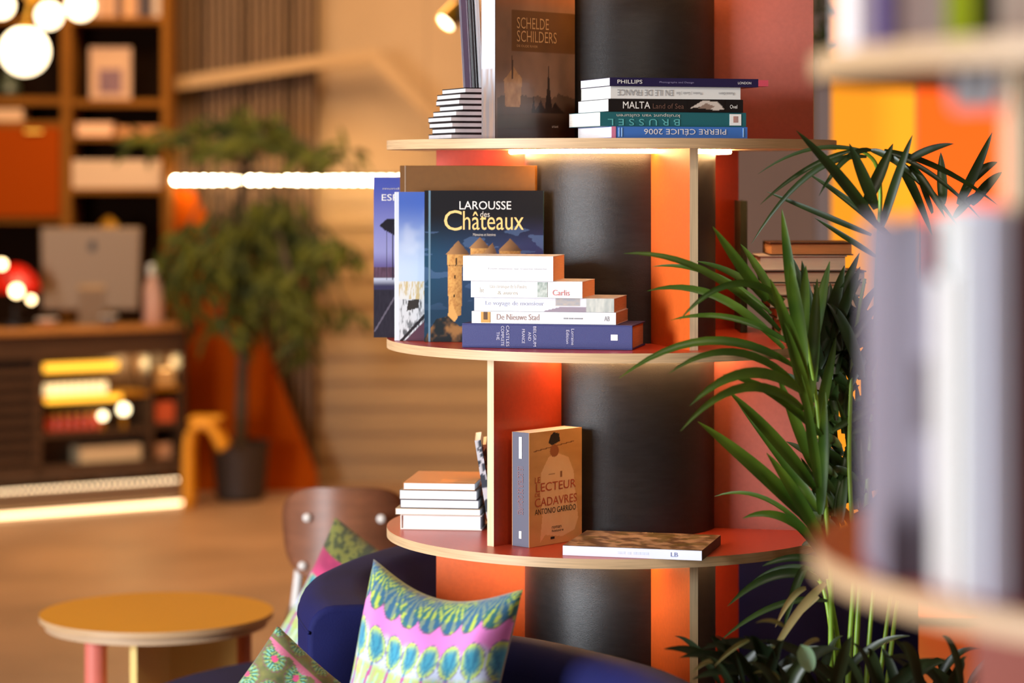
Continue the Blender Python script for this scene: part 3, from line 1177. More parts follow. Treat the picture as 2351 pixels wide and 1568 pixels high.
for (px, tk, hh, dy, lab, pals) in ((1106, .012, .186, 0.0, 'slim blue-grey magazine tilted against the pale stack', 5), (1119, .008, .176, .014, 'slim dark magazine tilted beside the blue-grey magazine near the divider', 9)):
    Yb = 4.845 + dy
    x = Vector((0.0, 1, 0))
    bx = X(1124 if pals == 5 else 1140, Yb)
    M = basis(x, (-1, 0, 0), (0, 0, 1), (bx + tk, Yb, zL + .16 * tk)) @ Matrix.Rotation(math.radians(-9), 4, 'X')
    bk = book(lab, M, .15, hh, tk, mat('cover_mag%d' % pals, (150, 160, 170) if pals == 5 else (70, 56, 52), rough=.35), m_pagew, hard=False, cat='magazine', name='magazine')
    spine_print(bk, tk, hh, (lambda s: lambda U, V: mixc(L3(64, 74, 84), L3(206, 212, 216), (vnoise(U * .4, V * 4, 4, s) > .5) * 1.0))(pals), nx=4, ny=60)

# ------------------------------------------------------------------ books on the nearer bookcase
fz = FZ[1] + .0005


def near_book(lab, px0, px1, py_top, Y, z0, col, dep=.16, spine_fn=None, hard=True, tilt=0.0):
    x0, x1 = X(px0, Y), X(px1, Y)
    t = x1 - x0
    h = Z(py_top, Y) - z0
    M = basis((0, 1, 0), (-1, 0, 0), (0, 0, 1), (x1, Y, z0)) @ Matrix.Rotation(tilt, 4, 'Z')
    bk = book(lab, M, dep, h, t, mat('cover_near%d' % px0, col, rough=.4), m_page, hard=hard)
    if spine_fn:
        spine_print(bk, t, h, spine_fn, nx=20, ny=60)
    return bk


def p_nearA(U, V):
    c = mixc(L3(70, 62, 72), L3(166, 162, 180), sstep(.12, .3, V))
    return put(c, (U > .60) & (V > .42) & (V < .62), L3(120, 112, 122))


near_book('grey lavender book with dark foot, leftmost on the near bookcase', 2035, 2137, 505, 1.84, fz, (130, 126, 142), spine_fn=p_nearA, dep=.12)
near_book('shorter white book between grey and pale books on the near bookcase', 2160, 2187, 640, 1.80, fz, (228, 224, 222), dep=.12)
near_book('white book right of the short white one on the near bookcase', 2207, 2251, 490, 1.77, fz, (228, 230, 228), dep=.12)
near_book('tall pale lavender book by the divider edge on the near bookcase', 2265, 2325, 478, 1.755, fz, (216, 218, 236), dep=.12)
fz0 = FZ[0] + .0005
for (a, c, py, col, lab) in ((1965, 2000, -60, (244, 238, 240), 'pale grey book at the left end of the near top shelf'),
                             (2001, 2042, -90, (170, 160, 226), 'lavender blue book second from left on the near top shelf'),
                             (2043, 2068, -90, (84, 58, 90), 'dark plum book beside the lavender one on the near top shelf'),
                             (2070, 2118, -40, (214, 196, 186), 'taupe book left of centre on the near top shelf'),
                             (2120, 2172, -70, (224, 212, 200), 'beige book left of the lime green one on the near top shelf'),
                             (2174, 2240, -60, (204, 240, 50), 'lime green book on the near top shelf'),
                             (2242, 2290, -90, (30, 30, 24), 'black book right of the lime green one on the near top shelf'),
                             (2292, 2400, -80, (246, 236, 214), 'thick cream book at the frame edge on the near top shelf')):
    Yb = 1.92
    near_book(lab, a, c, py, Yb, fz0, col, dep=.11)


# striped paper tag hanging under the near top shelf
def p_stripes(U, V):
    c = solid(U, 30, 34, 66)
    for x in (.1, .5, .9):
        c = put(c, abs(U - x + (V - .5) * (.2 if x < .5 else -.2)) < (.13 + .1 * (x == .5) * (1 - V)), L3(240, 244, 250))
    return c


Y = 1.80
x0, x1 = X(2180, Y), X(2300, Y)
z1 = FZ[0] - .018
root = thing('striped_pennant', 'blue and white striped paper pennant hanging under the near top shelf', 'pennant', ((x0 + x1) / 2, Y, z1))
pts, cols = color_grid(p_stripes, lambda U, V: np.stack([x0 + U * (x1 - x0), np.full(len(U), Y), z1 - .0315 + V * .031], 1), 40, 20)
adopt(grid_object('paper_sheet', pts, cols, 40, 20, m_matt), root)
part('hanging_rod', MB().tube([(x0, Y + .002, z1 - .002), (x1, Y + .002, z1 - .002)], .002), m_black, root)
# ------------------------------------------------------------------ sofa
def sweep(path, prof, closed_prof=True):
    """sweep a (offset, z) profile along a ground path; returns MB"""
    pts = [Vector((p[0], p[1])) for p in path]
    N, n = len(pts), len(prof)
    mb = MB()
    for i, p in enumerate(pts):
        d = (pts[min(i + 1, N - 1)] - pts[max(i - 1, 0)]).normalized()
        nn = Vector((d.y, -d.x))
        zs = path[i][2] if len(path[i]) > 2 else 0.0
        for (o, z) in prof:
            q = p + nn * o
            mb.v.append((q.x, q.y, z + zs * (z > .5)))
    for i in range(N - 1):
        for j in range(n):
            j2 = (j + 1) % n
            mb.f.append((i * n + j, i * n + j2, (i + 1) * n + j2, (i + 1) * n + j))
            mb.m.append(0)
    mb.f.append(tuple(reversed(range(n))))
    mb.f.append(tuple((N - 1) * n + j for j in range(n)))
    mb.m += [0, 0]
    return mb


def smooth_path(ctrl, n=10):
    out = []
    c = [Vector(p) for p in ctrl]
    for i in range(len(c) - 1):
        p0, p1, p2, p3 = c[max(i - 1, 0)], c[i], c[i + 1], c[min(i + 2, len(c) - 1)]
        for k in range(n):
            t = k / n
            out.append(0.5 * ((2 * p1) + (-p0 + p2) * t + (2 * p0 - 5 * p1 + 4 * p2 - p3) * t * t + (-p0 + 3 * p1 - 3 * p2 + p3) * t ** 3))
    out.append(c[-1])
    return [tuple(p) for p in out]


def round_prof(w, z0, z1, r=.035, n=5):
    pr = [(-w / 2, z0), (w / 2, z0)]
    for (cx, sx) in ((w / 2 - r, 1), (-w / 2 + r, -1)):
        for k in range(n + 1):
            a = PI / 2 * k / n
            if sx == 1:
                pr.append((cx + r * math.cos(a), z1 - r + r * math.sin(a)))
            else:
                pr.append((cx - r * math.sin(a), z1 - r + r * math.cos(a)))
    return pr


root = thing('curved_sofa', 'navy velvet curved sofa wrapping behind the central bookcase', 'sofa', (-.45, 5.2, 0))
path = smooth_path([(-.30, 4.60), (-.335, 4.80), (-.325, 5.02), (-.20, 5.34), (.05, 5.62), (.35, 5.66), (.62, 5.52), (.80, 5.25)], 10)
mb = sweep(path, round_prof(.15, .40, .800, .05))
part('backrest', mb, m_navy, root, smooth='angle', bevel=.02, seg=3)
tb = [(-.275 - .0, 4.60, .0)]
seam = [(p[0], p[1], .788) for p in path]
mbs = MB()
for sgn in (-1,):
    q = []
    for i, p in enumerate(path):
        a, b = Vector(path[max(i - 1, 0)]), Vector(path[min(i + 1, len(path) - 1)])
        d = (b - a).normalized()
        q.append((p[0] + sgn * d.y * .0735, p[1] - sgn * d.x * .0735, .752))
    mbs.tube(q, .0035, n=6)
part('piping', mbs, m_navy, root, smooth=True)
seat = [(-.80, 4.60), (-.88, 4.8), (-.90, 5.1), (-.87, 5.45), (-.807, 5.76), (-.648, 6.0), (-.45, 6.1), (-.1, 6.12), (.35, 6.05), (.8, 5.8),
        (1.1, 5.4), (.90, 5.2), (.70, 5.48), (.35, 5.58), (.05, 5.55), (-.19, 5.27), (-.285, 5.0), (-.24, 4.72), (-.24, 4.62)]
sp = smooth_path(seat, 5)
mb = MB().prism(sp, .12, .42)
part('seat', mb, m_navy, root, bevel=.035, seg=4)
part('base_plinth', MB().prism([(x * .96 + .0, 5.1 + (y - 5.1) * .95) for x, y in seat], 0.0, .12), m_black, root)

root = thing('velvet_armchair', 'bright navy velvet seat back in front of the column, right of the large cushion', 'armchair', (.2, 4.2, 0))
path = smooth_path([(-.16, 4.56), (.0, 4.475), (.13, 4.33), (.235, 4.165), (.30, 3.95), (.33, 3.75)], 10)
mb = sweep(path, round_prof(.12, .30, .765, .05))
part('backrest', mb, m_navy, root, smooth='angle', bevel=.015, seg=3)
sp = smooth_path([(-.22, 4.45), (.0, 4.37), (.1, 4.24), (.18, 4.09), (.24, 3.9), (.26, 3.72), (-.1, 3.62), (-.60, 3.7), (-.78, 4.05), (-.70, 4.46)], 5)
part('seat', MB().prism(sp, .1, .39), m_navy, root, bevel=.03, seg=3)
part('base_plinth', MB().prism([(x * .92, 4.1 + (y - 4.1) * .9) for x, y in sp], 0, .1), m_black, root)


# ------------------------------------------------------------------ cushions
def p_trees(U, V):
    K = 7.6
    V = V * 1.0
    Vr = V
    V = np.where(Vr > .60, .40 + (Vr - .60) * 1.5, Vr * .667)
    cu = np.modf(U * K + .12 * np.sin(V * 9))[0]
    du = (cu - .5)
    c = mixc(L3(150, 186, 214), L3(132, 192, 176), vnoise(U, V, 8, 2))
    c = mixc(c, L3(222, 228, 158), (vnoise(U * 2, V, 12, 4) > .55) * .55)
    # lower rows: small round leaves between stems
    rv = np.modf(V * 6.2)[0] - .5
    ring = ((np.abs(du) - .28) / .2) ** 2 + (rv / .42) ** 2
    c = mixc(c, L3(176, 194, 92), (ring < 1) * .85)
    c = mixc(c, L3(146, 186, 196), ((ring > .55) & (ring < .8)) * .5)
    c = mixc(c, L3(190, 120, 170), ((np.abs(np.abs(du) - .28) < .02)) * .5)
    stem = (np.abs(du) < .10 - .06 * V)
    c = mixc(c, L3(176, 70, 140), stem * .95 * (V < .52))
    top = V > .47
    pink = L3(226, 128, 206)
    c = mixc(c, L3(196, 208, 236), sstep(.40, .47, V))
    c = mixc(c, pink, sstep(.58, .66, V + .03 * np.sin(U * 40)))
    # row of tree crowns
    ex = (du / .47) ** 2 + ((V - .56) / .12) ** 2
    ang = np.arctan2(V - .48, du * .13)
    crown = mixc(L3(58, 150, 178), L3(196, 218, 96), sstep(.15, .95, ex))
    crown = mixc(crown, L3(34, 112, 150), (np.modf(ang * 2.3 + 8)[0] < .38) * .7 * (ex < .75))
    m = ex < 1
    c[m] = crown[m]
    c = mixc(c, L3(104, 92, 150), ((ex > .93) & (ex < 1.1)) * .8)
    st = (np.abs(du) < .05) & (V > .42) & (V < .52)
    c = mixc(c, L3(40, 132, 160), st * .8)
    # top band of hanging leaf fans
    c2u = np.modf(U * K + .5)[0] - .5
    ex2 = (c2u / .56) ** 2 + ((V - .90) / .14) ** 2
    ang2 = np.arctan2(V - 1.0, c2u * .15)
    fan = mixc(L3(44, 112, 116), L3(176, 196, 78), (np.modf(ang2 * 2.6 + 9)[0] < .42) * 1.0)
    fan = mixc(fan, L3(44, 92, 150), (vnoise(U, V, 14, 5) > .58) * .6)
    m2 = ((ex2 < 1) & (V > .7)) | (V > .885)
    c[m2] = fan[m2]
    c = mixc(c, L3(96, 84, 96), ((ex2 > .9) & (ex2 < 1.06) & (V < .885) & (V > .7)) * .7)
    c = mixc(c, L3(132, 92, 60), sstep(.965, 1, V) * .5)
    return c


def p_flowers(U, V):
    u, v = U * 5.4, V * 5.4
    row = np.floor(v)
    uu = np.modf(u + .5 * np.mod(row, 2))[0] - .5
    vv = np.modf(v)[0] - .5
    r = np.sqrt(uu ** 2 + (vv * 1.05) ** 2)
    a = np.arctan2(vv, uu)
    pet = np.modf((a / (2 * PI) + 1) * 16)[0]
    c = mixc(L3(44, 96, 84), L3(140, 164, 84), (pet < .5) * 1.0)
    c = mixc(c, L3(120, 200, 186), ((pet > .3) & (pet < .6) & (r > .2)) * .7)
    c = mixc(c, L3(120, 132, 60), (r > .36) * .5)
    c = mixc(c, L3(206, 70, 120), r < .12)
    c = mixc(c, L3(120, 64, 84), ((r > .42) & (r < .46)) * .8)
    pk = (vv > .30 + .08 * np.cos(u * 2 * PI)) & (np.mod(row, 2) == 0)
    c = mixc(c, mixc(L3(70, 84, 52), L3(134, 128, 62), vnoise(U, V, 24, 3)), (r > .46) * 1.0)
    c = mixc(c, L3(222, 110, 156), pk * .8)
    return c


def p_band(U, V):
    c = p_trees(U, V * .55 + .42)
    d = V > .80
    c[d] = mixc(L3(60, 70, 40), L3(112, 116, 52), (vnoise(U, V, 34, 3) > .5) * 1.0)[d]
    m = (V > .62) & (V <= .80)
    c[m] = mixc(L3(206, 66, 120), L3(150, 40, 84), sstep(.3, .8, vnoise(U, V, 5, 2)))[m]
    return c


m_cush = mat_attr('cushion_fabric', rough=.85, bump=.15, sheen=.3)


def cushion(label, M, w, h, T, fn, sag=.10, n=110, side=None):
    """local: x right, z up, front face at -y; origin at the middle of the lower edge"""
    u = np.linspace(-1, 1, n)
    A, B = np.meshgrid(u, u)
    A, B = A.ravel(), B.ravel()
    ed = np.clip(1 - np.abs(A) ** 3.2, 0, 1) * np.clip(1 - np.abs(B) ** 3.2, 0, 1)
    th = T * ed ** .55
    # pinched sides and a chopped top
    x = A * (w / 2) * (1 - .055 * (1 - B ** 2) - .03 * (1 - B) * .5)
    z = h / 2 * (1 + B) - sag * h * (1 - A ** 2) ** 1.2 * sstep(-.6, 1, B) + .012 * h * (1 - A ** 2)
    wr = .006 * np.sin(A * 7 + B * 3) * ed + .008 * np.sin(B * 8 - A * 4) * ed
    # crease pulled towards the top corners
    cr = .012 * np.exp(-((np.abs(A) - .75) / .18) ** 2) * sstep(0, 1, B) * ed
    front = np.stack([x, -th * .5 - wr - cr, z], 1)
    back = np.stack([x, th * .5 + wr, z], 1)
    cols = fn((A + 1) / 2, (B + 1) / 2)
    me = bpy.data.meshes.new('cushion')
    i = np.arange(n * n).reshape(n, n)
    f = np.stack([i[:-1, :-1], i[:-1, 1:], i[1:, 1:], i[1:, :-1]], -1).reshape(-1, 4)
    fb = f[:, ::-1] + n * n
    # seam all round
    border = list(i[0, :]) + list(i[1:, -1]) + list(i[-1, -2::-1]) + list(i[-2:0:-1, 0])
    sd = [(int(border[k]), int(border[k] + n * n), int(border[(k + 1) % len(border)] + n * n), int(border[(k + 1) % len(border)])) for k in range(len(border))]
    me.from_pydata(np.concatenate([front, back]).tolist(), [], f.tolist() + fb.tolist() + sd)
    set_col(me, np.clip(np.concatenate([cols, cols if side is None else np.tile(side, (n * n, 1))]), 0, 1))
    me.materials.append(m_cush)
    me.polygons.foreach_set('use_smooth', [True] * len(me.polygons))
    me.update()
    o = bpy.data.objects.new('cushion', me)
    COL.objects.link(o)
    o.matrix_world = M
    return tag(o, label, 'cushion')


def cush_M(base, yaw, lean, roll):
    return (Matrix.Translation(base) @ Matrix.Rotation(math.radians(yaw), 4, 'Z') @ Matrix.Rotation(math.radians(-lean), 4, 'X')
            @ Matrix.Rotation(math.radians(roll), 4, 'Y'))


def cush_C(center, yaw, lean, roll, h):
    return cush_M(center, yaw, lean, roll) @ Matrix.Translation((0, 0, -h / 2))


Y1 = 4.25
cushion('large cushion with pink band and rows of green trees, before the column',
        cush_C(P(968, 1600, Y1), -22, 14, 7, .42), .285, .42, .135, p_trees, sag=.115, side=L3(40, 70, 84))
Y2 = 4.45
cushion('pink and green flower medallion cushion lower left of the large tree cushion',
        cush_C(P(662, 1694, Y2), 10, 8, 40, .28), .28, .28, .11, p_flowers, sag=.04)
Y3 = 5.64
cushion('pale tree-print cushion behind the sofa back, in front of the brown chair',
        cush_C(P(840, 1430, Y3), -14, 8, 27, .34), .36, .34, .13, p_band, sag=.06, side=L3(60, 70, 60))

# ------------------------------------------------------------------ chair with a brown plywood back
Yc = 6.35
root = thing('plywood_chair', 'brown plywood chair with white rivets, behind the sofa cushions', 'chair', (X(790, Yc), Yc + .2, 0))
m_chair = mat('brown_plywood', (128, 82, 58), rough=.45, var=.18, vscale=10, stretch=(1, 1, 4))
cx, zb, zt = X(785, Yc), Z(1342, Yc), Z(1122, Yc)
rows = []
hw = X(938, Yc) - X(782, Yc)


def back_pt(a, b, off):
    """a in -1..1 across, b in 0..1 up; superellipse outline"""
    bb = b * 2 - 1
    wd = hw * (1.0 - .16 * (1 - b)) * (1 - abs(bb) ** 3.2) ** (1 / 3.0)
    x = a * wd
    return (cx + x, Yc + .10 * (x / hw) ** 2 * 1.0 - off + .03 * b, zb + (zt - zb) * b)


nb = 28
bs = [.5 - .5 * math.cos(PI * k / nb) for k in range(nb + 1)]
fr = [[back_pt(-1 + 2 * i / 16, b, 0) for i in range(17)] for b in bs]
mb = MB().strip(fr)
o = part('backrest', mb, m_chair, root, smooth=True)
sd = o.modifiers.new('solid', 'SOLIDIFY')
sd.thickness = .012
for (px, py) in ((702, 1193), (873, 1196), (692, 1303), (880, 1305)):
    x = X(px, Yc)
    y = Yc + .10 * ((x - cx) / hw) ** 2 + .03 * (Z(py, Yc) - zb) / (zt - zb)
    M = Matrix.Translation((x, y - .016, Z(py, Yc))) @ Matrix.Rotation(PI / 2, 4, 'X')
    part('rivet', MB().lathe((0, 0, 0), [(.0105, -.006), (.0105, .001), (.007, .004), (.001, .005)], 16, M=M), m_white, root, smooth='angle')
mb = MB().prism(smooth_path([(cx - .15, Yc + .06), (cx - .155, Yc + .3), (cx - .11, Yc + .43), (cx + .13, Yc + .43), (cx + .18, Yc + .3), (cx + .16, Yc + .06), (cx - .15, Yc + .06)], 4)[:-1], .44, .455)
part('seat', mb, m_chair, root, bevel=.005)
for s in (-1, 1):
    part('leg', MB().tube([(cx + s * .15, Yc + .06, 0), (cx + s * .135, Yc + .09, .40), (cx + s * .118, Yc + .11, .56), (cx + s * .11, Yc + .12, .66)], .0125, n=10), m_white, root, smooth=True)
    part('leg', MB().tube([(cx + s * .14, Yc + .44, 0), (cx + s * .12, Yc + .38, .44)], .0125, n=10), m_white, root, smooth=True)

# ------------------------------------------------------------------ yellow side table
Yt = 6.32
tx, tz = X(360, Yt), Z(1404, Yt)
tr = .2925
root = thing('side_table', 'round side table with a mustard yellow top, plywood rim and a pink leg', 'table', (tx, Yt, 0))
m_yel = mat('mustard_laminate', (220, 150, 4), rough=.6, spec=.1)
m_yel2 = mat('yellow_paint', (244, 208, 120), rough=.5)
mb = MB().cyl((tx, Yt), tr, tz - .014, tz, n=96, mi=0, mi_side=1)
part('tabletop', mb, [m_yel, m_ply], root, smooth='angle', label='mustard yellow disc with plywood edge')
part('under_rim', MB().cyl((tx, Yt), tr * .95, tz - .034, tz - .0145, n=96), mat('ply_rim_low', (196, 166, 132), rough=.55, var=.15, vscale=9, stretch=(1, 1, 40)), root, smooth='angle')
zl = tz - .0345
part('leg', MB().cyl((X(220, 6.2), 6.2), .0275, 0, zl, n=32), mat('pink_paint', (222, 120, 104), rough=.45), root, smooth='angle', label='pink cylindrical leg')
part('leg', MB().cyl((X(560, 6.5), 6.5), .02, 0, zl, n=32), mat('pink_paint_shaded', (170, 96, 70), rough=.45), root, smooth='angle', label='pink leg with shade in its colour')  # second pink leg; its shade is put into the colour
part('support_panel', MB().bar((X(306, 6.12), 6.12, zl / 2), (X(384, 6.33), 6.33, zl / 2), .018, zl, up=(0, 0, 1)), m_yel2, root)
part('support_panel', MB().bar((X(384, 6.34), 6.34, zl / 2), (X(540, 6.45), 6.45, zl / 2), .018, zl, up=(0, 0, 1)), m_yel2, root)


# ------------------------------------------------------------------ plants
def leaflet(mb, p0, p1, p2, W, face=(0, -1, .25), fold=.25, n=9, prof=(.45, .75), mi=0):
    p0, p1, p2 = Vector(p0), Vector(p1), Vector(p2)
    rows = []
    f = Vector(face).normalized()
    for i in range(n + 1):
        t = i / n
        c = p0 * (1 - t) ** 2 + p1 * 2 * t * (1 - t) + p2 * t * t
        d = ((p1 - p0) * (1 - t) + (p2 - p1) * t)
        if d.length < 1e-6:
            d = p2 - p0
        d.normalize()
        s = d.cross(f)
        if s.length < 1e-4:
            s = d.cross(Vector((1, 0, .2)))
        s.normalize()
        nn = s.cross(d).normalized()
        wd = W * max(.02, (t + .03) ** prof[0] * (1 - t) ** prof[1]) * 1.55
        rows.append([c - s * wd / 2 + nn * wd * fold, c, c + s * wd / 2 + nn * wd * fold])
    mb.strip(rows, mi)


def mat_leaf(name, rgb, rgb2, rough=.38, trans=.25):
    m = mat(name, rgb, rough=rough)
    nt = m.node_tree
    b = nt.nodes['Principled BSDF']
    tc = nt.nodes.new('ShaderNodeTexCoord')
    n = nt.nodes.new('ShaderNodeTexNoise')
    n.inputs['Scale'].default_value = 9
    nt.links.new(tc.outputs['Object'], n.inputs['Vector'])
    r = nt.nodes.new('ShaderNodeValToRGB')
    r.color_ramp.elements[0].position = .35
    r.color_ramp.elements[1].position = .65
    r.color_ramp.elements[0].color = (*lin(*rgb), 1)
    r.color_ramp.elements[1].color = (*lin(*rgb2), 1)
    nt.links.new(n.outputs['Fac'], r.inputs['Fac'])
    nt.links.new(r.outputs['Color'], b.inputs['Base Color'])
    tl = nt.nodes.new('ShaderNodeBsdfTranslucent')
    nt.links.new(r.outputs['Color'], tl.inputs['Color'])
    mx = nt.nodes.new('ShaderNodeMixShader')
    mx.inputs[0].default_value = trans
    out = nt.nodes['Material Output']
    nt.links.new(b.outputs[0], mx.inputs[1])
    nt.links.new(tl.outputs[0], mx.inputs[2])
    nt.links.new(mx.outputs[0], out.inputs['Surface'])
    return m


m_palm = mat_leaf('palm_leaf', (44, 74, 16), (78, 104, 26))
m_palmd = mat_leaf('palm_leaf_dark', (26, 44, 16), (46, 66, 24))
m_palmy = mat_leaf('palm_leaf_dry', (112, 116, 66), (150, 132, 84), rough=.6)
m_cane = mat('palm_cane', (128, 166, 52), rough=.4, var=.2, vscale=20)
m_ficus = mat_leaf('ficus_leaf', (34, 48, 4), (92, 96, 8), rough=.8)
m_lily = mat_leaf('lily_leaf', (24, 36, 20), (48, 60, 32))

YP = 4.42
planter = thing('planter_box', 'dark planter below the frame holding the palm beside the bookcase', 'planter', (X(1900, YP), YP, 0))
zso = .60
x0p, x1p = X(1700, YP), X(2190, YP)
mb = MB()
for (a, b, c, d) in ((x0p, x1p, 4.05, 4.07), (x0p, x1p, 4.50, 4.52), (x0p, x0p + .02, 4.07, 4.50), (x1p - .02, x1p, 4.07, 4.50)):
    mb.box(a, b, c, d, 0, .62)
part('planter_wall', mb, m_black, planter)
part('soil', MB().box(x0p + .02, x1p - .02, 4.07, 4.50, .3, zso), mat('soil', (46, 34, 26), rough=.95, var=.3, vscale=60, bump=.6), planter)

palm = thing('parlour_palm', 'green palm with long arching leaflets, in focus right of the bookcase', 'plant', (X(1900, YP), YP, zso))
rnd = random.Random(11)


def cane(pxs, Yc0, r=.0055, mi=m_cane):
    pts = [P(a, b, Yc0 + dy) for (a, b, dy) in pxs]
    pts = smooth_path([tuple(p) for p in pts], 6)
    part('cane', MB().tube(pts, [r * (1 - .45 * i / len(pts)) for i in range(len(pts))], n=8), mi, palm, smooth=True)
    return pts


def qpts(base, tip, Yb, Yt, arch, up=1.0):
    a, b = P(base[0], base[1], Yb), P(tip[0], tip[1], Yt)
    m = (a + b) / 2 + Vector((0, 0, arch))
    return a, m, b


def frond(lfs, m=m_palm, canes=None):
    """lfs: (bx,by,tx,ty,W,arch,Yb,Yt)"""
    mb = MB()
    for (bx, by, tx_, ty, W, arch, Yb, Yt_) in lfs:
        a, mm, b = qpts((bx, by), (tx_, ty), YP + Yb, YP + Yt_, arch)
        leaflet(mb, a, mm, b, W * 1.3, face=(rnd.uniform(-.25, .25), -1, rnd.uniform(.1, .6)), n=12)
    return part('frond', mb, m, palm, smooth=True)


# canes rising from the soil
for (pts) in ([(1905, 1640, .0), (1908, 1450, .01), (1906, 1290, .0), (1890, 1100, .0), (1872, 900, .01), (1835, 700, .0)],
              [(1930, 1640, .02), (1925, 1480, .02), (1900, 1330, .02)],
              [(1945, 1640, -.03), (1950, 1500, -.02), (1960, 1300, .02), (1950, 1050, .05), (1960, 800, .08), (1985, 640, .1)],
              [(1960, 1640, .05), (1968, 1450, .06), (1985, 1200, .08), (2005, 900, .1), (2012, 640, .12), (2020, 420, .12), (1985, 350, .1), (1900, 338, .08)],
              [(1985, 1640, -.02), (1995, 1480, .0), (2010, 1300, .02)],
              [(2010, 1640, .06), (2030, 1480, .08), (2050, 1330, .1)],
              [(2030, 1640, .0), (2045, 1500, .02), (2060, 1380, .05)],
              [(1920, 1640, .06), (1914, 1500, .06), (1890, 1350, .1), (1850, 1310, .1)]):
    cane(pts, YP)

# near frond: leaflets fanning up and left from the cane
frond([
    (1880, 1215, 1602, 968, .030, .015, .0, -.06), (1868, 1120, 1672, 898, .026, .012, .0, -.03),
    (1888, 1245, 1640, 1000, .012, .03, .02, .05), (1885, 1000, 1660, 860, .018, .04, -.02, -.1),
    (1880, 1250, 1640, 1140, .010, .075, .02, .08), (1884, 1255, 1705, 1190, .017, .055, .0, -.02),
    (1886, 1180, 1690, 920, .02, .01, .03, .1), (1893, 1260, 1760, 1040, .024, .02, -.02, -.06),
])
frond([
    (1790, 760, 1432, 582, .017, .075, .0, -.05), (1770, 720, 1498, 612, .012, .055, .02, .08), (1800, 800, 1486, 668, .016, .085, .02, .04),
    (1760, 690, 1636, 520, .022, -.004, .0, -.05), (1800, 690, 1560, 735, .014, .09, .0, -.1), (1815, 790, 1540, 735, .012, .05, -.02, -.02),
    (1820, 840, 1422, 868, .018, .105, -.03, -.10), (1825, 880, 1535, 858, .016, .09, -.03, -.14), (1840, 900, 1583, 932, .022, .085, -.06, -.18),
    (1845, 940, 1562, 990, .018, .11, -.05, -.2), (1800, 720, 1600, 600, .018, .03, .04, .1), (1785, 700, 1700, 560, .018, .01, .03, .1),
])
frond([
    (1830, 760, 1795, 480, .022, .0, .0, -.02), (1845, 850, 1815, 600, .028, .0, -.02, -.05), (1850, 880, 1768, 640, .028, .0, -.04, -.08),
    (1838, 800, 1850, 610, .024, .0, .01, .04), (1856, 920, 1876, 640, .026, .0, .0, .05), (1850, 850, 1905, 600, .026, .0, .03, .08),
    (1862, 960, 1800, 740, .026, .0, -.03, -.07), (1868, 1000, 1920, 770, .022, .0, .02, .06), (1870, 1080, 1785, 860, .022, .0, .01, -.03),
    (1880, 1120, 1840, 860, .02, .0, -.03, -.06), (1884, 1180, 1895, 900, .022, .0, .0, -.03),
])
# rear frond arching over at the top right
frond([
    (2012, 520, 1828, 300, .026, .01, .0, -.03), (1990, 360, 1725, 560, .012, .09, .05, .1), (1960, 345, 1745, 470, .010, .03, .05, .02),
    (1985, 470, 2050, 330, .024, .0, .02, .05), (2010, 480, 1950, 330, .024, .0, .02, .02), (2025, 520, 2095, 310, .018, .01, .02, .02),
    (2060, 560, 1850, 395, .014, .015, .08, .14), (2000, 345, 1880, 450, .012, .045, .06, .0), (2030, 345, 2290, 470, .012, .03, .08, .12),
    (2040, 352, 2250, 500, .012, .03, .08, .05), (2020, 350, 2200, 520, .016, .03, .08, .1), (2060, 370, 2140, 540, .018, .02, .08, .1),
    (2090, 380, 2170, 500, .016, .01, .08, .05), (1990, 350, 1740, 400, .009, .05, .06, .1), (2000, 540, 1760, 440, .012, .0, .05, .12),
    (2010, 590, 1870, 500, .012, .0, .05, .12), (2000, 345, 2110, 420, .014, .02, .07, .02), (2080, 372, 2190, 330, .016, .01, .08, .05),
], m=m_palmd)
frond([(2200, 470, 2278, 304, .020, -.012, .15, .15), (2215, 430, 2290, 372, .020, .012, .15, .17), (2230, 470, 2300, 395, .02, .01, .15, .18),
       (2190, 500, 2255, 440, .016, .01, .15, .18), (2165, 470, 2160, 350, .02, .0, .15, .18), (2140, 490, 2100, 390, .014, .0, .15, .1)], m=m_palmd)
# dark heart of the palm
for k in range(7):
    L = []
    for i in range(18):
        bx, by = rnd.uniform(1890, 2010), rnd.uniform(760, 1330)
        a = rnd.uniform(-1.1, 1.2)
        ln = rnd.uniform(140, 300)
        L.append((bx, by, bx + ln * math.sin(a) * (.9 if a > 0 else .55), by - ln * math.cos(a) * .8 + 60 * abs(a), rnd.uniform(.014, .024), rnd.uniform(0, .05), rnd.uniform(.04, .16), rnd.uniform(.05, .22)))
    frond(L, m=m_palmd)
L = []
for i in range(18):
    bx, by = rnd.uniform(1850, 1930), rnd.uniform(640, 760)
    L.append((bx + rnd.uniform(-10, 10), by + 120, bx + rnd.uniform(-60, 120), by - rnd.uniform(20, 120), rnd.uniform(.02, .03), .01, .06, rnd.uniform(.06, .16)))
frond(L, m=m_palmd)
# drooping older leaflets in front of the lower shelf
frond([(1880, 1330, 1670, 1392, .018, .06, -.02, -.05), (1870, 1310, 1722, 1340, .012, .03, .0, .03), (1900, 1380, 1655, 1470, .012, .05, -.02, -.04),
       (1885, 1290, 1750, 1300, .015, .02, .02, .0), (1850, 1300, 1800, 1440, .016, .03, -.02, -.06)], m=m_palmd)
frond([(1895, 1340, 1758, 1530, .016, .03, -.06, -.14), (1850, 1350, 1780, 1440, .012, .03, -.05, -.08), (1880, 1370, 1800, 1450, .010, .01, -.05, -.05)], m=m_palmy)

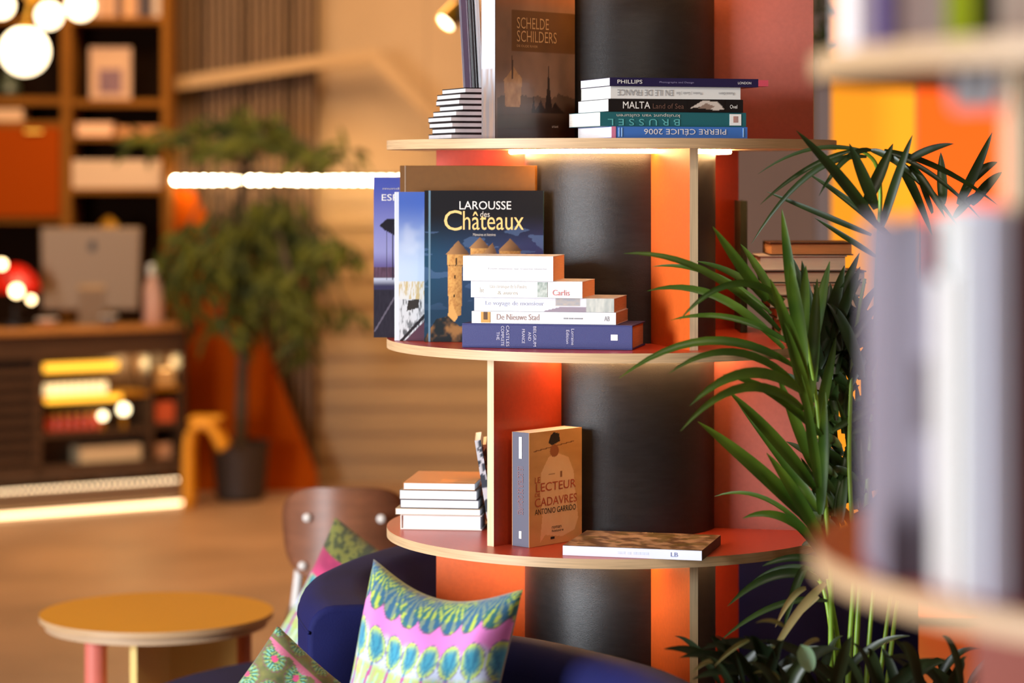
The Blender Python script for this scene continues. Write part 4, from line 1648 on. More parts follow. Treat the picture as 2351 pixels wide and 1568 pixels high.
# broad-leaved plant at the foot of the palm
lily = thing('peace_lily', 'dark broad-leaved plant with dry leaf tips at the foot of the palm', 'plant', (X(1760, 4.3), 4.3, zso))
for k in range(46):
    mb = MB()
    bx = rnd.uniform(1640, 2230)
    by = rnd.uniform(1570, 1660)
    a = rnd.uniform(-1.3, 1.3)
    ln = rnd.uniform(120, 220)
    tx_, ty = bx + ln * math.sin(a), by - ln * (.35 + .5 * math.cos(a))
    ty = max(ty, 1460)
    Yl = rnd.uniform(4.1, 4.36)
    p = qpts((bx, by), (tx_, ty), Yl, Yl + rnd.uniform(-.08, .02), .04)
    leaflet(mb, *p, rnd.uniform(.020, .045), face=(rnd.uniform(-.8, .8), -1, rnd.uniform(.0, 1.6)), n=10, prof=(.6, .95))
    part('leaf', mb, m_lily, lily, smooth=True)
for (a, b) in (((1600, 1500), (1525, 1490)), ((1640, 1490), (1560, 1510)), ((1700, 1450), (1610, 1490)), ((1690, 1500), (1590, 1560)), ((1830, 1510), (1740, 1470))):
    mb = MB()
    p = qpts((a[0] + 90, a[1] + 60), b, 4.24, 4.16, .03)
    leaflet(mb, *p, .036, face=(rnd.uniform(-.3, .3), -1, .8), n=10, prof=(.6, .9))
    part('leaf', mb, m_lily, lily, smooth=True)
for (a, b) in (((1720, 1470), (1640, 1530)), ((1800, 1440), (1735, 1430)), ((1790, 1560), (1730, 1545)), ((1880, 1470), (1830, 1500)), ((1640, 1520), (1590, 1545))):
    mb = MB()
    p = qpts(a, b, 4.14, 4.10, .012)
    leaflet(mb, *p, .012, face=(.2, -1, .5), n=8, prof=(.5, .9), fold=.6)
    part('dry_leaf', mb, m_palmy, lily, smooth=True, label='withered brown leaf tip')
mb = MB()
leaflet(mb, *qpts((1862, 1540), (1838, 1480), 4.1, 4.08, .0), .035, n=8, prof=(.6, .4))
part('leaf', mb, mat_leaf('lily_leaf_pale', (120, 160, 120), (150, 186, 150)), lily, smooth=True, label='pale green young leaf')
# ------------------------------------------------------------------ background: tree, tent panel, stool
tree = thing('potted_fig_tree', 'blurred leafy indoor tree in a dark pot before the slatted wall', 'plant', (X(552, 12.15), 12.15, 0))
m_pot = mat('dark_pot', (58, 46, 38), rough=.55)
m_bark = mat('bark', (84, 70, 52), rough=.85, var=.3, vscale=20)
px_, Yq = X(552, 12.15), 12.15
part('pot', MB().lathe((px_, Yq, 0), [(.10, 0), (.118, .02), (.138, .27), (.142, .285), (.128, .285), (.125, .25)], 40), m_pot, tree, smooth='angle')
tr_ = smooth_path([(px_, Yq, .24), (px_ + .01, Yq, .6), (px_ + .02, Yq - .02, .95), (px_ - .01, Yq - .03, 1.25), (px_ + .02, Yq, 1.6)], 6)
part('trunk', MB().tube(tr_, [.032 - .0006 * i for i in range(len(tr_))], n=10), m_bark, tree, smooth=True)
rnd = random.Random(5)
blobs = [(455, 318, 45, 26, 22), (355, 322, 50, 16, 14), (560, 300, 55, 34, 40), (610, 318, 42, 28, 26), (530, 340, 35, 24, 14), (700, 352, 40, 26, 22), (768, 356, 55, 14, 18),
         (640, 470, 70, 30, 30), (560, 500, 90, 40, 46), (470, 545, 75, 45, 46), (400, 600, 45, 50, 30), (620, 560, 90, 60, 66), (700, 545, 60, 50, 44),
         (520, 620, 70, 60, 40), (590, 670, 70, 70, 44), (660, 660, 60, 70, 40), (770, 575, 60, 34, 20), (440, 690, 40, 60, 18), (560, 740, 40, 40, 16), (690, 730, 35, 50, 26), (500, 740, 30, 50, 10),
         (700, 790, 24, 24, 8), (800, 712, 22, 22, 6), (760, 705, 20, 20, 3), (480, 590, 80, 60, 30), (680, 600, 60, 60, 24)]
mb = MB()
mbb = MB()
for (bx, by, rx, ry, n) in blobs:
    Yb = rnd.uniform(11.75, 12.1)
    c = P(bx, by, Yb)
    mbb.tube(smooth_path([tr_[-1 if by < 600 else -8], tuple((Vector(tr_[-1]) + c) / 2 + Vector((0, 0, .12))), tuple(c)], 4), .006, n=5)
    for i in range(int(n * 1.15)):
        a, r = rnd.uniform(0, 2 * PI), math.sqrt(rnd.random())
        p = P(bx + rx * r * math.cos(a), by + ry * r * math.sin(a), min(12.2, Yb + rnd.uniform(-.15, .1)))
        d = Vector((rnd.uniform(-.7, .7), rnd.uniform(-.4, .1), -rnd.uniform(.3, 1))).normalized()
        if by < 400:
            d = Vector((rnd.uniform(-1, 1), rnd.uniform(-.4, .1), rnd.uniform(-.6, .3))).normalized()
        ln = rnd.uniform(.09, .17)
        leaflet(mb, p, p + d * ln * .5 + Vector((0, 0, .015)), p + d * ln, ln * .27, face=(rnd.uniform(-1, 1), -1, rnd.uniform(-.3, 1)), n=4, prof=(.5, .6), fold=.12)
part('branches', mbb, m_bark, tree, smooth=True)
part('foliage', mb, m_ficus, tree, smooth=True)

Yo = 12.47
m_or = mat('orange_panel', (176, 74, 2), spec=.08, rough=.9, var=.08, vscale=5)
poly = [(401, 430), (444, 440), (548, 640), (728, 1090), (728, 1122), (430, 1122), (430, 748), (403, 742)]
mb = MB().prism([(X(a, Yo), Z(b, Yo)) for a, b in poly], 0, .03, M=basis((1, 0, 0), (0, 0, 1), (0, -1, 0), (0, Yo + .03, 0)))
zmin = min(v[2] for v in mb.v)
mb.v = [(x, y, z - zmin if z < zmin + .02 else z) for x, y, z in mb.v]
solo('tent_panel', mb, m_or, 'tall slanting orange panel leaning behind the potted tree', 'panel')
solo_st = thing('bent_stool', 'yellow bent stool beside the dark tree pot', 'stool', (X(465, 11.95), 11.95, 0))
m_st = mat('yellow_bentwood', (232, 158, 26), rough=.5)
for dy in (-.14, .0):
    q = smooth_path([(X(440, 11.95), 11.95 + dy, 0), (X(440, 11.95), 11.95 + dy, .28), (X(455, 11.95), 11.95 + dy, .385), (X(490, 11.95), 11.95 + dy, .385), (X(520, 11.95), 11.95 + dy, .28)], 5)
    part('bent_leg', MB().tube(q, .026, n=10), m_st, solo_st, smooth=True)
part('seat', MB().box(X(440, 11.95), X(515, 11.95), 11.79, 11.98, .4115, .43), m_st, solo_st, bevel=.01)

# ------------------------------------------------------------------ light bar across the back
Yl = 12.40
zb_ = Z(414, Yl)
bar = thing('light_bar', 'long glowing white light bar hung level before the slatted wall', 'lamp', (X(660, Yl), Yl, zb_))
mb = MB()
for i in range(29):
    mb.sphere((X(404 + 21.4 * i, Yl), Yl, zb_), .0125, 12, 8)
part('diodes', mb, mat('bar_glow', (255, 230, 190), emit=(1, .78, .48), estr=85), bar, smooth=True, label='row of bright white diodes')
part('diffuser', MB().tube([(X(398, Yl), Yl, zb_), (X(1015, Yl), Yl, zb_)], .006, n=12), mat('bar_tube', (255, 230, 190), emit=(1, .78, .48), estr=10), bar, smooth='angle', label='glowing white tube')
part('housing', MB().box(X(398, Yl), X(1020, Yl), Yl - .012, Yl + .012, zb_ + .0145, zb_ + .026), m_black, bar)
for a in (430, 980):
    part('suspension_wire', MB().tube([(X(a, Yl), Yl, zb_ + .025), (X(a, Yl), Yl, ROOM['h'])], .0012, n=5), m_black, bar)

# ------------------------------------------------------------------ reception counter
A, B = Vector((X(0, 11.6), 11.6)), Vector((X(424, 12.08), 12.08))
ux = (B - A).normalized()
uy = Vector((-ux.y, ux.x))
MC = basis((ux.x, ux.y, 0), (uy.x, uy.y, 0), (0, 0, 1), (A.x, A.y, 0))
MCi = MC.inverted()
SLEN = (B - A).length


def fs(px, off=0.0):
    """position along the counter front for a pixel column"""
    k = (px - CX) / F
    O = A + uy * off
    return (k * O.y - O.x) / (ux.x - k * ux.y)


def fz_(px, py, off=0.0):
    s = fs(px, off)
    q = A + uy * off + ux * s
    return Z(py, q.y)


def cbox(mb, p0, p1, y0, y1, off0, off1, mi=0):
    """box on the counter front between pixel columns p0..p1 and rows y0(top)..y1(bottom)"""
    pm = (p0 + p1) / 2
    return mb.box(fs(p0, off0), fs(p1, off0), off0, off1, fz_(pm, y1, off0), fz_(pm, y0, off0), M=MC, mi=mi)


m_dk = mat('dark_walnut', (74, 50, 32), rough=.5, var=.18, vscale=6, stretch=(1, 1, 6))
m_oak = mat('warm_oak', (176, 118, 58), rough=.5, var=.12, vscale=6)
m_brass = mat('brass', (206, 150, 40), rough=.3, metal=.7)
ct = thing('reception_counter', 'dark wooden reception counter with lit display niches, at the back left', 'counter', ((A.x + B.x) / 2, (A.y + B.y) / 2 + .2, 0))
topz = fz_(424, 742)
S0 = -.45
D_ = .22
mb = MB()
mb.box(S0, SLEN, D_ - .02, D_, .14, topz - .03, M=MC)                   # back
mb.box(S0, SLEN, .0, D_ - .02, .14, .17, M=MC)                          # bottom
mb.box(S0, S0 + .02, 0, D_ - .02, .17, topz - .03, M=MC)
mb.box(SLEN - .02, SLEN, 0, D_ - .02, .17, topz - .03, M=MC)
n0, n1, n2, n3 = fs(96), fs(342), fs(352), fs(420)
za, zb2 = fz_(220, 1062), fz_(220, 818)
mb.box(S0 + .02, SLEN - .02, 0, .02, zb2, topz - .03, M=MC)             # band under the worktop
mb.box(n0 - .03, n0, 0, D_ - .02, .17, zb2, M=MC)
mb.box(n1, n2, 0, D_ - .02, .17, zb2, M=MC)
mb.box(S0 + .02, SLEN - .02, 0, .02, .17, za, M=MC)
part('body', mb, m_dk, ct)
part('worktop', MB().box(S0 - .02, SLEN + .02, -.03, D_ + .02, topz - .03, topz, M=MC), m_oak, ct, bevel=.004)
mb = MB()
z = za + .02
while z < zb2 - .02:
    mb.box(S0 + .02, n0 - .03, .0, .02, z, z + .032, M=MC)
    z += .058
mb.box(S0 + .02, n0 - .03, .05, .06, za, zb2, M=MC, mi=1)
part('slat_front', mb, [m_dk, m_black], ct)
for (py, m_) in ((905, m_brass), (990, m_dk)):
    part('niche_shelf', MB().box(n0, n1, .01, D_ - .02, fz_(220, py + 10), fz_(220, py), M=MC), m_, ct)
    part('niche_shelf', MB().box(n2, SLEN - .02, .01, D_ - .02, fz_(385, py - 8), fz_(385, py - 18), M=MC), m_, ct)
m_gold = mat('niche_glow', (255, 190, 60), emit=(1.0, .50, .04), estr=1.6)
part('niche_light', MB().box(n0 + .02, fs(275), .022, .034, fz_(200, 852), fz_(200, 832), M=MC), m_gold, ct, label='gold glowing strip under the counter top')
part('niche_light', MB().box(fs(105), fs(280), .004, .0095, fz_(200, 922), fz_(200, 908), M=MC), m_gold, ct, label='gold glowing shelf edge')
l_ = lamp('counter_niche_lamp', 'POINT', MC @ Vector((fs(300, .12), .12, zb2 - .05)), 1.2, (1, .7, .3), radius=.03)
l_ = lamp('counter_niche_lamp', 'POINT', MC @ Vector((fs(385, .12), .12, zb2 - .05)), .8, (1, .7, .3), radius=.03)

# jars and glowing balls in the niche
m_jar = mat('milk_glass_glow', (250, 236, 200), rough=.25, emit=(1, .78, .4), estr=.9)  # glow added to the glass imitates the niche light on the jars
m_redjar = mat('red_glass', (220, 84, 50), rough=.25)
jar0 = None


def jar(s, off, z, r, h, m_, lab, group):
    root = thing('jar', lab, 'jar', M=MC @ Matrix.Translation((s, off, z)), group=group)
    part('body', MB().lathe((0, 0, 0), [(r * .8, 0), (r, r * .2), (r, h * .7), (r * .7, h * .85)], 16), m_, root, local=True, smooth='angle')
    part('lid', MB().cyl((0, 0), r * .75, h * .85, h, n=16), m_brass, root, local=True)
    return root


zs = fz_(220, 905) + .0005
j = None
for i in range(9):
    s = fs(118 + i * 16.5)
    lab = 'small glowing white jar in the row on the upper niche shelf of the counter'
    if j is None:
        j = jar(s, .06, zs, .016, .062, m_jar, lab, 'white jars in the counter niche')
    else:
        dup(j, MC @ Matrix.Translation((s, .06, zs)))
zs = fz_(220, 990) + .0005
j = None
for i in range(7):
    s = fs(125 + i * 19)
    if j is None:
        j = jar(s, .085, zs, .019, .085, m_redjar, 'small red jar in the row on the lower niche shelf of the counter', 'red jars in the counter niche')
    else:
        dup(j, MC @ Matrix.Translation((s, .085, zs)))
m_ball = mat('ball_glow', (255, 240, 200), emit=(1, .85, .5), estr=5)
for (px, py, r, lab) in ((284, 940, .026, 'larger glowing glass ball at the right of the counter niche'), (236, 955, .019, 'smaller glowing glass ball before the red jars in the counter niche')):
    off = .035
    s, z = fs(px, off), fz_(px, py, off)
    t_ = thing('ball_lamp', lab, 'lamp', M=MC @ Matrix.Translation((s, off, zs)))
    part('globe', MB().sphere((0, 0, z - zs), r, 16, 10), m_ball, t_, local=True, smooth=True)
    part('stand', MB().cyl((0, 0), r * .5, 0, z - zs - r * .8, n=12), m_brass, t_, local=True)
zf = .1705
solo('carton', MB().box(fs(185, .05), fs(325, .05), .05, .18, zf, zf + .115, M=MC), mat('carton_cream', (236, 206, 160), rough=.7), 'long cream box on the floor of the counter niche', 'box', bevel=.003)
for (py, hh, col, lab) in ((895, .075, (226, 176, 110), 'pale packet on the upper shelf of the narrow counter niche'), (973, .10, (214, 92, 50), 'red and cream packet on the lower shelf of the narrow niche')):
    zq = fz_(385, py - 8) + .0105 if False else fz_(385, (905 if py < 950 else 990) - 18) + .0005
    solo('packet', MB().box(fs(358, .04), fs(402, .04), .04, .14, zq, zq + hh, M=MC), mat('packet_%d' % py, col, rough=.5), lab, 'packet', bevel=.004)
solo('packet', MB().box(fs(358, .05), fs(395, .05), .05, .15, zf, zf + .11, M=MC), mat('packet_tan', (206, 150, 110), rough=.6), 'tan packet on the floor of the narrow counter niche', 'packet', bevel=.004)

# floor light rail in front of the counter
rail = thing('floor_light_rail', 'low metal rail with a row of highlight beads and a glowing foot, before the counter', 'lamp', ((A.x + B.x) / 2, (A.y + B.y) / 2 - .1, 0))
m_rail = mat('rail_steel', (150, 134, 116), rough=.35, metal=.6)
r0, r1 = S0, fs(410, -.08)
part('housing', MB().box(r0, r1, -.10, -.05, .03, .112, M=MC), m_rail, rail, bevel=.006)
for s in (r0 + .1, r1 - .1):
    part('foot', MB().box(s, s + .04, -.09, -.06, 0, .03, M=MC), m_rail, rail)
mb = MB()
n = 46
for i in range(n):
    s = r0 + (r1 - r0) * (i + .5) / n
    c = MC @ Vector((s, -.088, .120))
    mb.sphere(c, .0065, 8, 6)
part('highlight_beads', mb, mat('highlight_glow', (255, 225, 180), emit=(1, .72, .42), estr=6), rail, smooth=True, label='row of tiny glowing highlight beads')  # glowing beads stand in for highlights on the corrugated metal
part('light_strip', MB().box(r0, r1 + .03, -.115, -.1005, .004, .02, M=MC), mat('strip_glow', (255, 220, 170), emit=(1, .68, .36), estr=4.5), rail, label='glowing strip along the floor')

# on the counter
Ym = 11.94
mon = thing('computer_monitor', 'silver computer monitor seen from behind on the counter', 'monitor', (X(210, Ym), Ym, topz))
m_alu = mat('aluminium', (120, 92, 62), rough=.4, metal=.35)
z0m, z1m = Z(712, Ym), Z(522, Ym)
mb = MB()
q = [(X(96, Ym), z0m), (X(318, Ym), z0m), (X(324, Ym), z1m), (X(92, Ym), z1m)]
mb.prism(q, 0, .02, M=basis((1, 0, 0), (0, 0, 1), (0, -1, 0), (0, Ym + .02, 0)))
part('shell', mb, m_alu, mon, bevel=.008)
part('screen', MB().box(X(100, Ym), X(314, Ym), Ym + .0205, Ym + .024, z0m + .01, z1m - .01), m_black, mon)
part('stand_neck', MB().prism([(Ym - .012, z0m + .10), (Ym + .0, z0m + .12), (Ym + .03, topz + .012), (Ym + .0, topz + .012)], X(180, Ym), X(240, Ym), M=basis((0, 1, 0), (0, 0, 1), (1, 0, 0), (0, 0, 0))), m_alu, mon)
part('stand_foot', MB().box(X(172, Ym), X(248, Ym), Ym - .04, Ym + .06, topz + .0005, topz + .012), m_alu, mon, bevel=.004)
lg = MB()
c = P(212, 566, Ym)
lg.lathe((0, 0, 0), [(.023, 0), (.023, .0015), (.001, .0016)], 20, M=basis((.85, 0, 0), (0, 0, 1.05), (0, -1, 0), (c.x, Ym - .0002, c.z)))
lg.box(c.x - .002, c.x + .010, Ym - .002, Ym, c.z + .021, c.z + .03)
part('back_emblem', lg, m_black, mon)
bot = thing('spray_bottle', 'pale pink bottle on the counter right of the monitor', 'bottle', (X(352, 12.05), 12.05, topz))
m_pk = mat('pink_plastic', (206, 160, 142), rough=.4)
r = X(376, 12.05) - X(352, 12.05)
part('body', MB().lathe((X(352, 12.05), 12.05, topz + .0005), [(r * .9, 0), (r, .01), (r, .17), (r * .55, .22), (r * .45, .235)], 24), m_pk, bot, smooth='angle')
part('cap', MB().lathe((X(352, 12.05), 12.05, topz + .236), [(r * .55, 0), (r * .6, .01), (r * .55, .045), (r * .3, .05)], 20), m_white, bot, smooth='angle')
Yr = 11.75
rl = thing('table_lamp', 'red domed lamp with glowing bulbs at the left end of the counter', 'lamp', (X(35, Yr), Yr, topz))
xr_ = X(35, Yr)
part('base', MB().lathe((xr_, Yr, topz + .0005), [(.07, 0), (.07, .02), (.02, .03), (.015, .10)], 24), m_black, rl, smooth='angle')
m_red = mat('red_enamel', (206, 30, 16), rough=.25)
part('shade', MB().lathe((xr_, Yr, Z(660, Yr)), [(.115, -.02), (.12, .0), (.10, .05), (.055, .095), (.02, .11)], 28), m_red, rl, smooth='angle', label='glossy red dome')
m_bulb = mat('bulb_glow', (255, 220, 160), emit=(1, .72, .36), estr=9)
for (px, py, r) in ((4, 607, .026), (38, 668, .034), (72, 688, .02)):
    c = P(px, py, Yr - .125)
    part('bulb', MB().sphere(c, r * .8, 14, 8), m_bulb, rl, smooth=True, label='glowing bulb')
part('bulb_arm', MB().tube([P(4, 607, Yr - .125), P(38, 668, Yr - .125), P(72, 688, Yr - .125), (xr_, Yr - .06, topz + .06)], .006, n=6), m_black, rl)
for (px, w_, h_, col, lab) in ((108, .05, .035, (196, 140, 104), 'small peach dish on the counter left of the monitor'), (250, .04, .045, (90, 84, 92), 'grey cup in front of the monitor foot')):
    Yd = 11.80 if px < 200 else 11.88
    b = thing('cup' if px > 200 else 'dish', lab, 'cup' if px > 200 else 'dish', (X(px, Yd), Yd, topz))
    part('bowl', MB().lathe((X(px, Yd), Yd, topz + .0005), [(w_ * .5, 0), (w_ * .8, h_ * .5), (w_, h_), (w_ * .9, h_), (w_ * .6, h_ * .4)], 20), mat('crock_%d' % px, col, rough=.4), b, smooth='angle')
    part('rim', MB().tube([(X(px, Yd) + w_ * math.cos(2 * PI * i / 20), Yd + w_ * math.sin(2 * PI * i / 20), topz + h_) for i in range(20)], .003, n=6, closed=True), m_white, b)

# ------------------------------------------------------------------ wall cabinet with books
Yf, Yk = 12.30, 12.60
cab = thing('wall_cabinet', 'tall open wooden shelving with a red-orange door on the back wall left', 'cabinet', (X(160, Yf), Yf, 0))
m_cab = mat('cabinet_oak', (132, 82, 26), spec=.1, rough=.8, var=.12, vscale=5, stretch=(1, 1, .4))
m_cabd = mat('cabinet_back', (34, 20, 10), spec=.05, rough=.9)
m_door = mat('cabinet_door_red', (156, 62, 2), spec=.08, rough=.9)


def vb(p0, p1):
    return MB().box(X(p0, Yf), X(p1, Yf), Yf, Yk, 0, Z(-120, Yf))


for (a, b) in ((-250, -228), (140, 163), (371, 389)):
    part('side_board', vb(a, b), m_cab, cab)
part('back_panel', MB().box(X(-250, Yf), X(389, Yf), Yk, Yk + .02, 0, Z(-120, Yf)), m_cabd, cab)


def hb(p0, p1, y0, y1):
    return MB().box(X(p0, Yf) + .001, X(p1, Yf) - .001, Yf + .004, Yk - .001, Z(y1, Yf), Z(y0, Yf))


for (a, b, c, d) in ((163, 371, 38, 52), (163, 371, 228, 244), (163, 371, 312, 322), (163, 371, 432, 444), (-228, 140, 222, 240), (-228, 140, 278, 292),
                     (-228, 140, 498, 512), (-228, 140, 38, 52), (163, 371, -125, -112), (-228, 140, -125, -112)):
    part('shelf_board', hb(a, b, c, d), m_cab, cab)
dr = part('door', MB().box(X(-226, Yf), X(138, Yf), Yf - .018, Yf + .003, Z(497, Yf), Z(293, Yf)), m_door, cab, bevel=.003)
part('handle', MB().box(X(60, Yf), X(100, Yf), Yf - .034, Yf - .0185, Z(304, Yf), Z(300, Yf)), m_brass, dr)


def shelf_books(x0, x1, ybase, heights, cols, Y, lab, group, name='book', cat='book'):
    n = len(heights)
    wd = (X(x1, Y) - X(x0, Y)) / n
    for i in range(n):
        x = X(x0, Y) + wd * i
        M = basis((0, 1, 0), (-1, 0, 0), (0, 0, 1), (x + wd * .96, Y, Z(ybase, Yf) + .0005))
        lb_ = lab[i] if isinstance(lab, list) else lab
        book(lb_, M, .16, heights[i], wd * .94, mat('spine_%d_%d_%d' % cols[i % len(cols)], cols[i % len(cols)], rough=.6), m_page, group=group, hard=False, name=name, cat=cat)


rr = random.Random(3)
# the binders are the same thing over and over: built once, then copied
Yb = Yf + .02
nb_ = 20
wdt = (X(369, Yb) - X(166, Yb)) / nb_
b0 = None
for i in range(nb_):
    M = basis((0, 1, 0), (-1, 0, 0), (0, 0, 1), (X(166, Yb) + wdt * (i + .97), Yb, Z(432, Yf) + .0005))
    if b0 is None:
        b0 = book('cream binder in the tight row on the cabinet shelf above the monitor', M, .2, .138, wdt * .95, mat('binder_cream', (222, 184, 146), rough=.6), m_page,
                  group='cream binders on the cabinet shelf', hard=False, name='binder', cat='binder')
    else:
        dup(b0, M)
b0 = None
for i in range(6):
    M = basis((0, 1, 0), (-1, 0, 0), (0, 0, 1), (X(-20 + i * 14.2, Yb), Yb, Z(278, Yf) + .0005))
    if b0 is None:
        b0 = book('small cream booklet in the short row above the red-orange cabinet door', M, .15, .06, .028, mat('booklet_cream', (232, 186, 140), rough=.6), m_page,
                  group='cream booklets above the cabinet door', hard=False, name='booklet', cat='book')
    else:
        dup(b0, M)
cl = [(222, 176, 140), (206, 150, 104), (214, 160, 116), (84, 50, 40), (226, 164, 104), (196, 140, 96), (52, 38, 44), (70, 48, 40), (206, 176, 150)]
lb2 = ['%s book %s on the top cabinet shelf' % (a, b) for a, b in
       (('cream', 'leftmost'), ('tan', 'second from left'), ('beige', 'right of the tan one'), ('dark brown', 'near the middle'), ('orange tan', 'in the middle'),
        ('light brown', 'right of the orange tan one'), ('black', 'right of the light brown one'), ('brown', 'beside the black one'), ('pale', 'rightmost'))]
shelf_books(215, 368, 38, [.11 + .03 * rr.random() for _ in cl], cl, Yb, lb2, 'mixed books on the top cabinet shelf')
# framed picture, boxes
fr_ = thing('picture_frame', 'pale framed picture standing on the cabinet shelf above the boxes', 'frame', (X(250, Yb), Yb, Z(228, Yf)))
fx0, fx1, fz0_, fz1_ = X(204, Yb), X(299, Yb), Z(228, Yf) + .0005, Z(108, Yb)
part('mount', MB().box(fx0, fx1, Yb + .03, Yb + .045, fz0_, fz1_), mat('mount_cream', (206, 160, 120), rough=.6), fr_, bevel=.002)
part('print', MB().box(X(224, Yb), X(278, Yb), Yb + .0285, Yb + .0297, Z(214, Yb), Z(158, Yb)), mat('photo_plum', (124, 84, 84), rough=.5, var=.3, vscale=30), fr_)
mb = MB()
for (a, b, c, d) in ((fx0, fx0 + .01, fz0_, fz1_), (fx1 - .01, fx1, fz0_, fz1_), (fx0 + .01, fx1 - .01, fz0_, fz0_ + .01), (fx0 + .01, fx1 - .01, fz1_ - .01, fz1_)):
    mb.box(a, b, Yb + .022, Yb + .03, c, d)
part('moulding', mb, mat('frame_pale', (196, 154, 120), rough=.5), fr_)
for (a, b, t_, col, lab) in ((176, 258, 282, (246, 190, 146), 'peach storage box below the framed picture'), (268, 366, 290, (196, 132, 74), 'low tan storage box right of the peach box')):
    t = thing('storage_box', lab, 'box', (X((a + b) / 2, Yb), Yb, Z(312, Yf)))
    z0, z1 = Z(312, Yf) + .0005, Z(t_, Yb)
    part('box_body', MB().box(X(a, Yb) + .002, X(b, Yb) - .002, Yb, Yb + .2, z0, z1 - .015), mat('box_%d' % a, col, rough=.7), t)
    part('box_lid', MB().box(X(a, Yb), X(b, Yb), Yb - .002, Yb + .202, z1 - .0149, z1), mat('box_%d' % a, col, rough=.7), t)
# ornaments on the left shelf
for (px, py, lab, col) in ((10, 222, 'dark vase on the left cabinet shelf behind the globe lamps', (70, 78, 60)),):
    t = thing('vase', lab, 'vase', (X(px, Yb), Yb + .1, Z(py, Yf)))
    part('body', MB().lathe((X(px, Yb), Yb + .1, Z(py, Yf) + .0005), [(.04, 0), (.06, .03), (.05, .08), (.025, .11)], 20), mat('vase_green', col, rough=.3), t, smooth='angle')
    part('neck', MB().lathe((X(px, Yb), Yb + .1, Z(py, Yf) + .111), [(.025, 0), (.02, .02), (.03, .04)], 20), mat('vase_green', col), t, smooth='angle')
gl = thing('gold_ornament', 'small gold ornament behind the top edge of the monitor', 'ornament', (X(250, 12.25), 12.25, topz))
part('dome', MB().lathe((X(250, 12.25), 12.25, topz + .0005), [(.02, 0), (.02, .40), (.055, .43), (.045, .48), (.01, .51)], 20), m_brass, gl, smooth='angle')
part('foot', MB().cyl((X(250, 12.25), 12.25), .05, topz + .0003, topz + .01, n=20), m_brass, gl)
# the counter is only 0.42 deep there, so it stands on the low unit behind
stt = thing('low_cupboard', 'low dark cupboard behind the counter', 'cupboard', (X(250, 12.25), 12.25, 0))
part('carcass', MB().box(X(228, 12.25), X(290, 12.25), 12.2, 12.298, 0, topz), m_dk, stt)

# ------------------------------------------------------------------ globe chandelier
Yg = 9.9
ch = thing('globe_chandelier', 'brass chandelier with glowing white glass globes at the top left', 'chandelier', (X(57, Yg), Yg, ROOM['h']))
m_globe = mat('opal_globe', (255, 246, 230), rough=.3, emit=(1, .82, .52), estr=3.5)
hub = P(75, -12, Yg)
part('stem', MB().tube([(hub.x, Yg, ROOM['h']), tuple(hub)], .012, n=12), m_brass, ch, smooth='angle')
part('hub', MB().sphere(hub, .035, 16, 10), m_brass, ch, smooth=True)
for (px, py, r, dy) in ((57, 118, 56, 0.0), (185, 14, 34, .05), (113, 36, 31, -.10), (2, 12, 31, .02)):
    c = P(px, py, Yg + dy)
    rr_ = r / F * Yg
    top = c + Vector((0, 0, rr_))
    part('arm', MB().tube(smooth_path([tuple(hub), tuple((hub + top) / 2 + Vector((0, 0, .01))), tuple(top)], 4), .008, n=8), m_brass, ch, smooth=True)
    g = part('globe', MB().sphere(c, rr_, 32, 18), m_globe, ch, smooth=True, label='glowing opal glass globe')
    part('collar', MB().cyl((c.x, c.y), rr_ * .35, c.z + rr_ * .93, c.z + rr_ * 1.08, n=20), m_brass, g, smooth='angle')

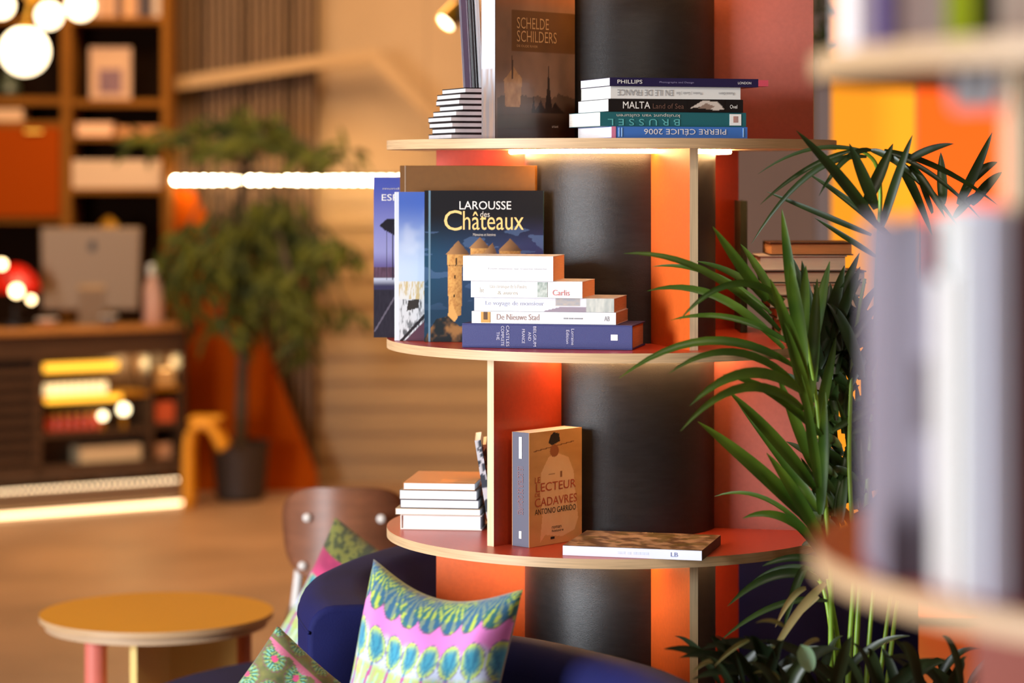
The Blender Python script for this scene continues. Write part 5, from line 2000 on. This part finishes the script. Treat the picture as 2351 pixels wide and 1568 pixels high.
# ------------------------------------------------------------------ spot lamp on the right of the back wall
Ysp = 9.0
spt = thing('spot_lamp', 'black ceiling spot lamp with a glowing tilted head, above the stacked notebooks', 'lamp', (X(1068, Ysp), Ysp, ROOM['h']))
part('stem', MB().box(X(1054, Ysp), X(1086, Ysp), Ysp - .05, Ysp - .01, Z(54, Ysp), ROOM['h']), m_black, spt)
a = P(1056, 18, Ysp + .03)
d = Vector((-.62, -.38, -.68)).normalized()
x = d.cross(Vector((0, 0, 1))).normalized()
Mh = basis(x, d.cross(x), d, a)
part('head', MB().lathe((0, 0, 0), [(.02, -.02), (.036, 0), (.040, .085), (.036, .085), (.034, .02)], 24, M=Mh), m_brass, spt, smooth='angle', label='brass cone head')
part('bulb', MB().lathe((0, 0, 0), [(.031, .070), (.031, .082), (.015, .090), (.001, .092)], 24, M=Mh), mat('spot_glow', (255, 225, 180), emit=(1, .8, .5), estr=9), spt, smooth='angle')

# ------------------------------------------------------------------ amber glass on the right
Ya = 8.85
for (p0, p1, col, e, lab) in ((1880, 2104, (255, 150, 20), (1.0, .36, .02), 'tall backlit amber glass panel behind the palm'),
                              (2106, 2420, (255, 86, 16), (1.0, .13, .012), 'tall backlit red-orange glass panel right of the amber one')):
    t = thing('glass_panel', lab, 'panel', (X((p0 + p1) / 2, Ya), Ya, 0))
    part('pane', MB().box(X(p0, Ya) + .004, X(p1, Ya) - .004, Ya, Ya + .02, .03, 3.2), mat('glass_%d' % p0, col, rough=.3, emit=e, estr=1.0), t, label='glowing coloured pane')
    part('sill', MB().box(X(p0, Ya), X(p1, Ya), Ya - .01, Ya + .03, 0, .029), m_black, t)
hp = thing('trailing_plant', 'small trailing plant by the grey post at the top, right of the bookcase', 'plant', (X(1888, 8.3), 8.3, Z(-60, 8.3)))
part('pot', MB().lathe((X(1888, 8.3), 8.3, Z(-60, 8.3)), [(.04, 0), (.055, .1), (.05, .1), (.045, .05)], 20), m_pot, hp, smooth='angle')
part('hanger', MB().tube([(X(1888, 8.3), 8.3, Z(-60, 8.3) + .05), (X(1888, 8.3), 8.3, ROOM['h'])], .004, n=6), m_black, hp)
mb = MB()
for i in range(46):
    p = P(rr.uniform(1874, 1904), rr.uniform(-30, 130), 8.3 + rr.uniform(-.05, .05))
    d = Vector((rr.uniform(-.6, .6), rr.uniform(-.4, .2), rr.uniform(-1, .2))).normalized() * rr.uniform(.03, .06)
    leaflet(mb, p, p + d * .5, p + d, .022, n=4)
part('foliage', mb, m_ficus, hp, smooth=True)
mb = MB()
for i in range(4):
    x = X(1878 + 7 * i, 8.3)
    mb.tube([(X(1888, 8.3), 8.3, Z(-60, 8.3) + .09), (x, 8.25, Z(-50, 8.3)), (x, 8.28, Z(120 - 20 * i, 8.3))], .003, n=5)
part('stems', mb, m_bark, hp)
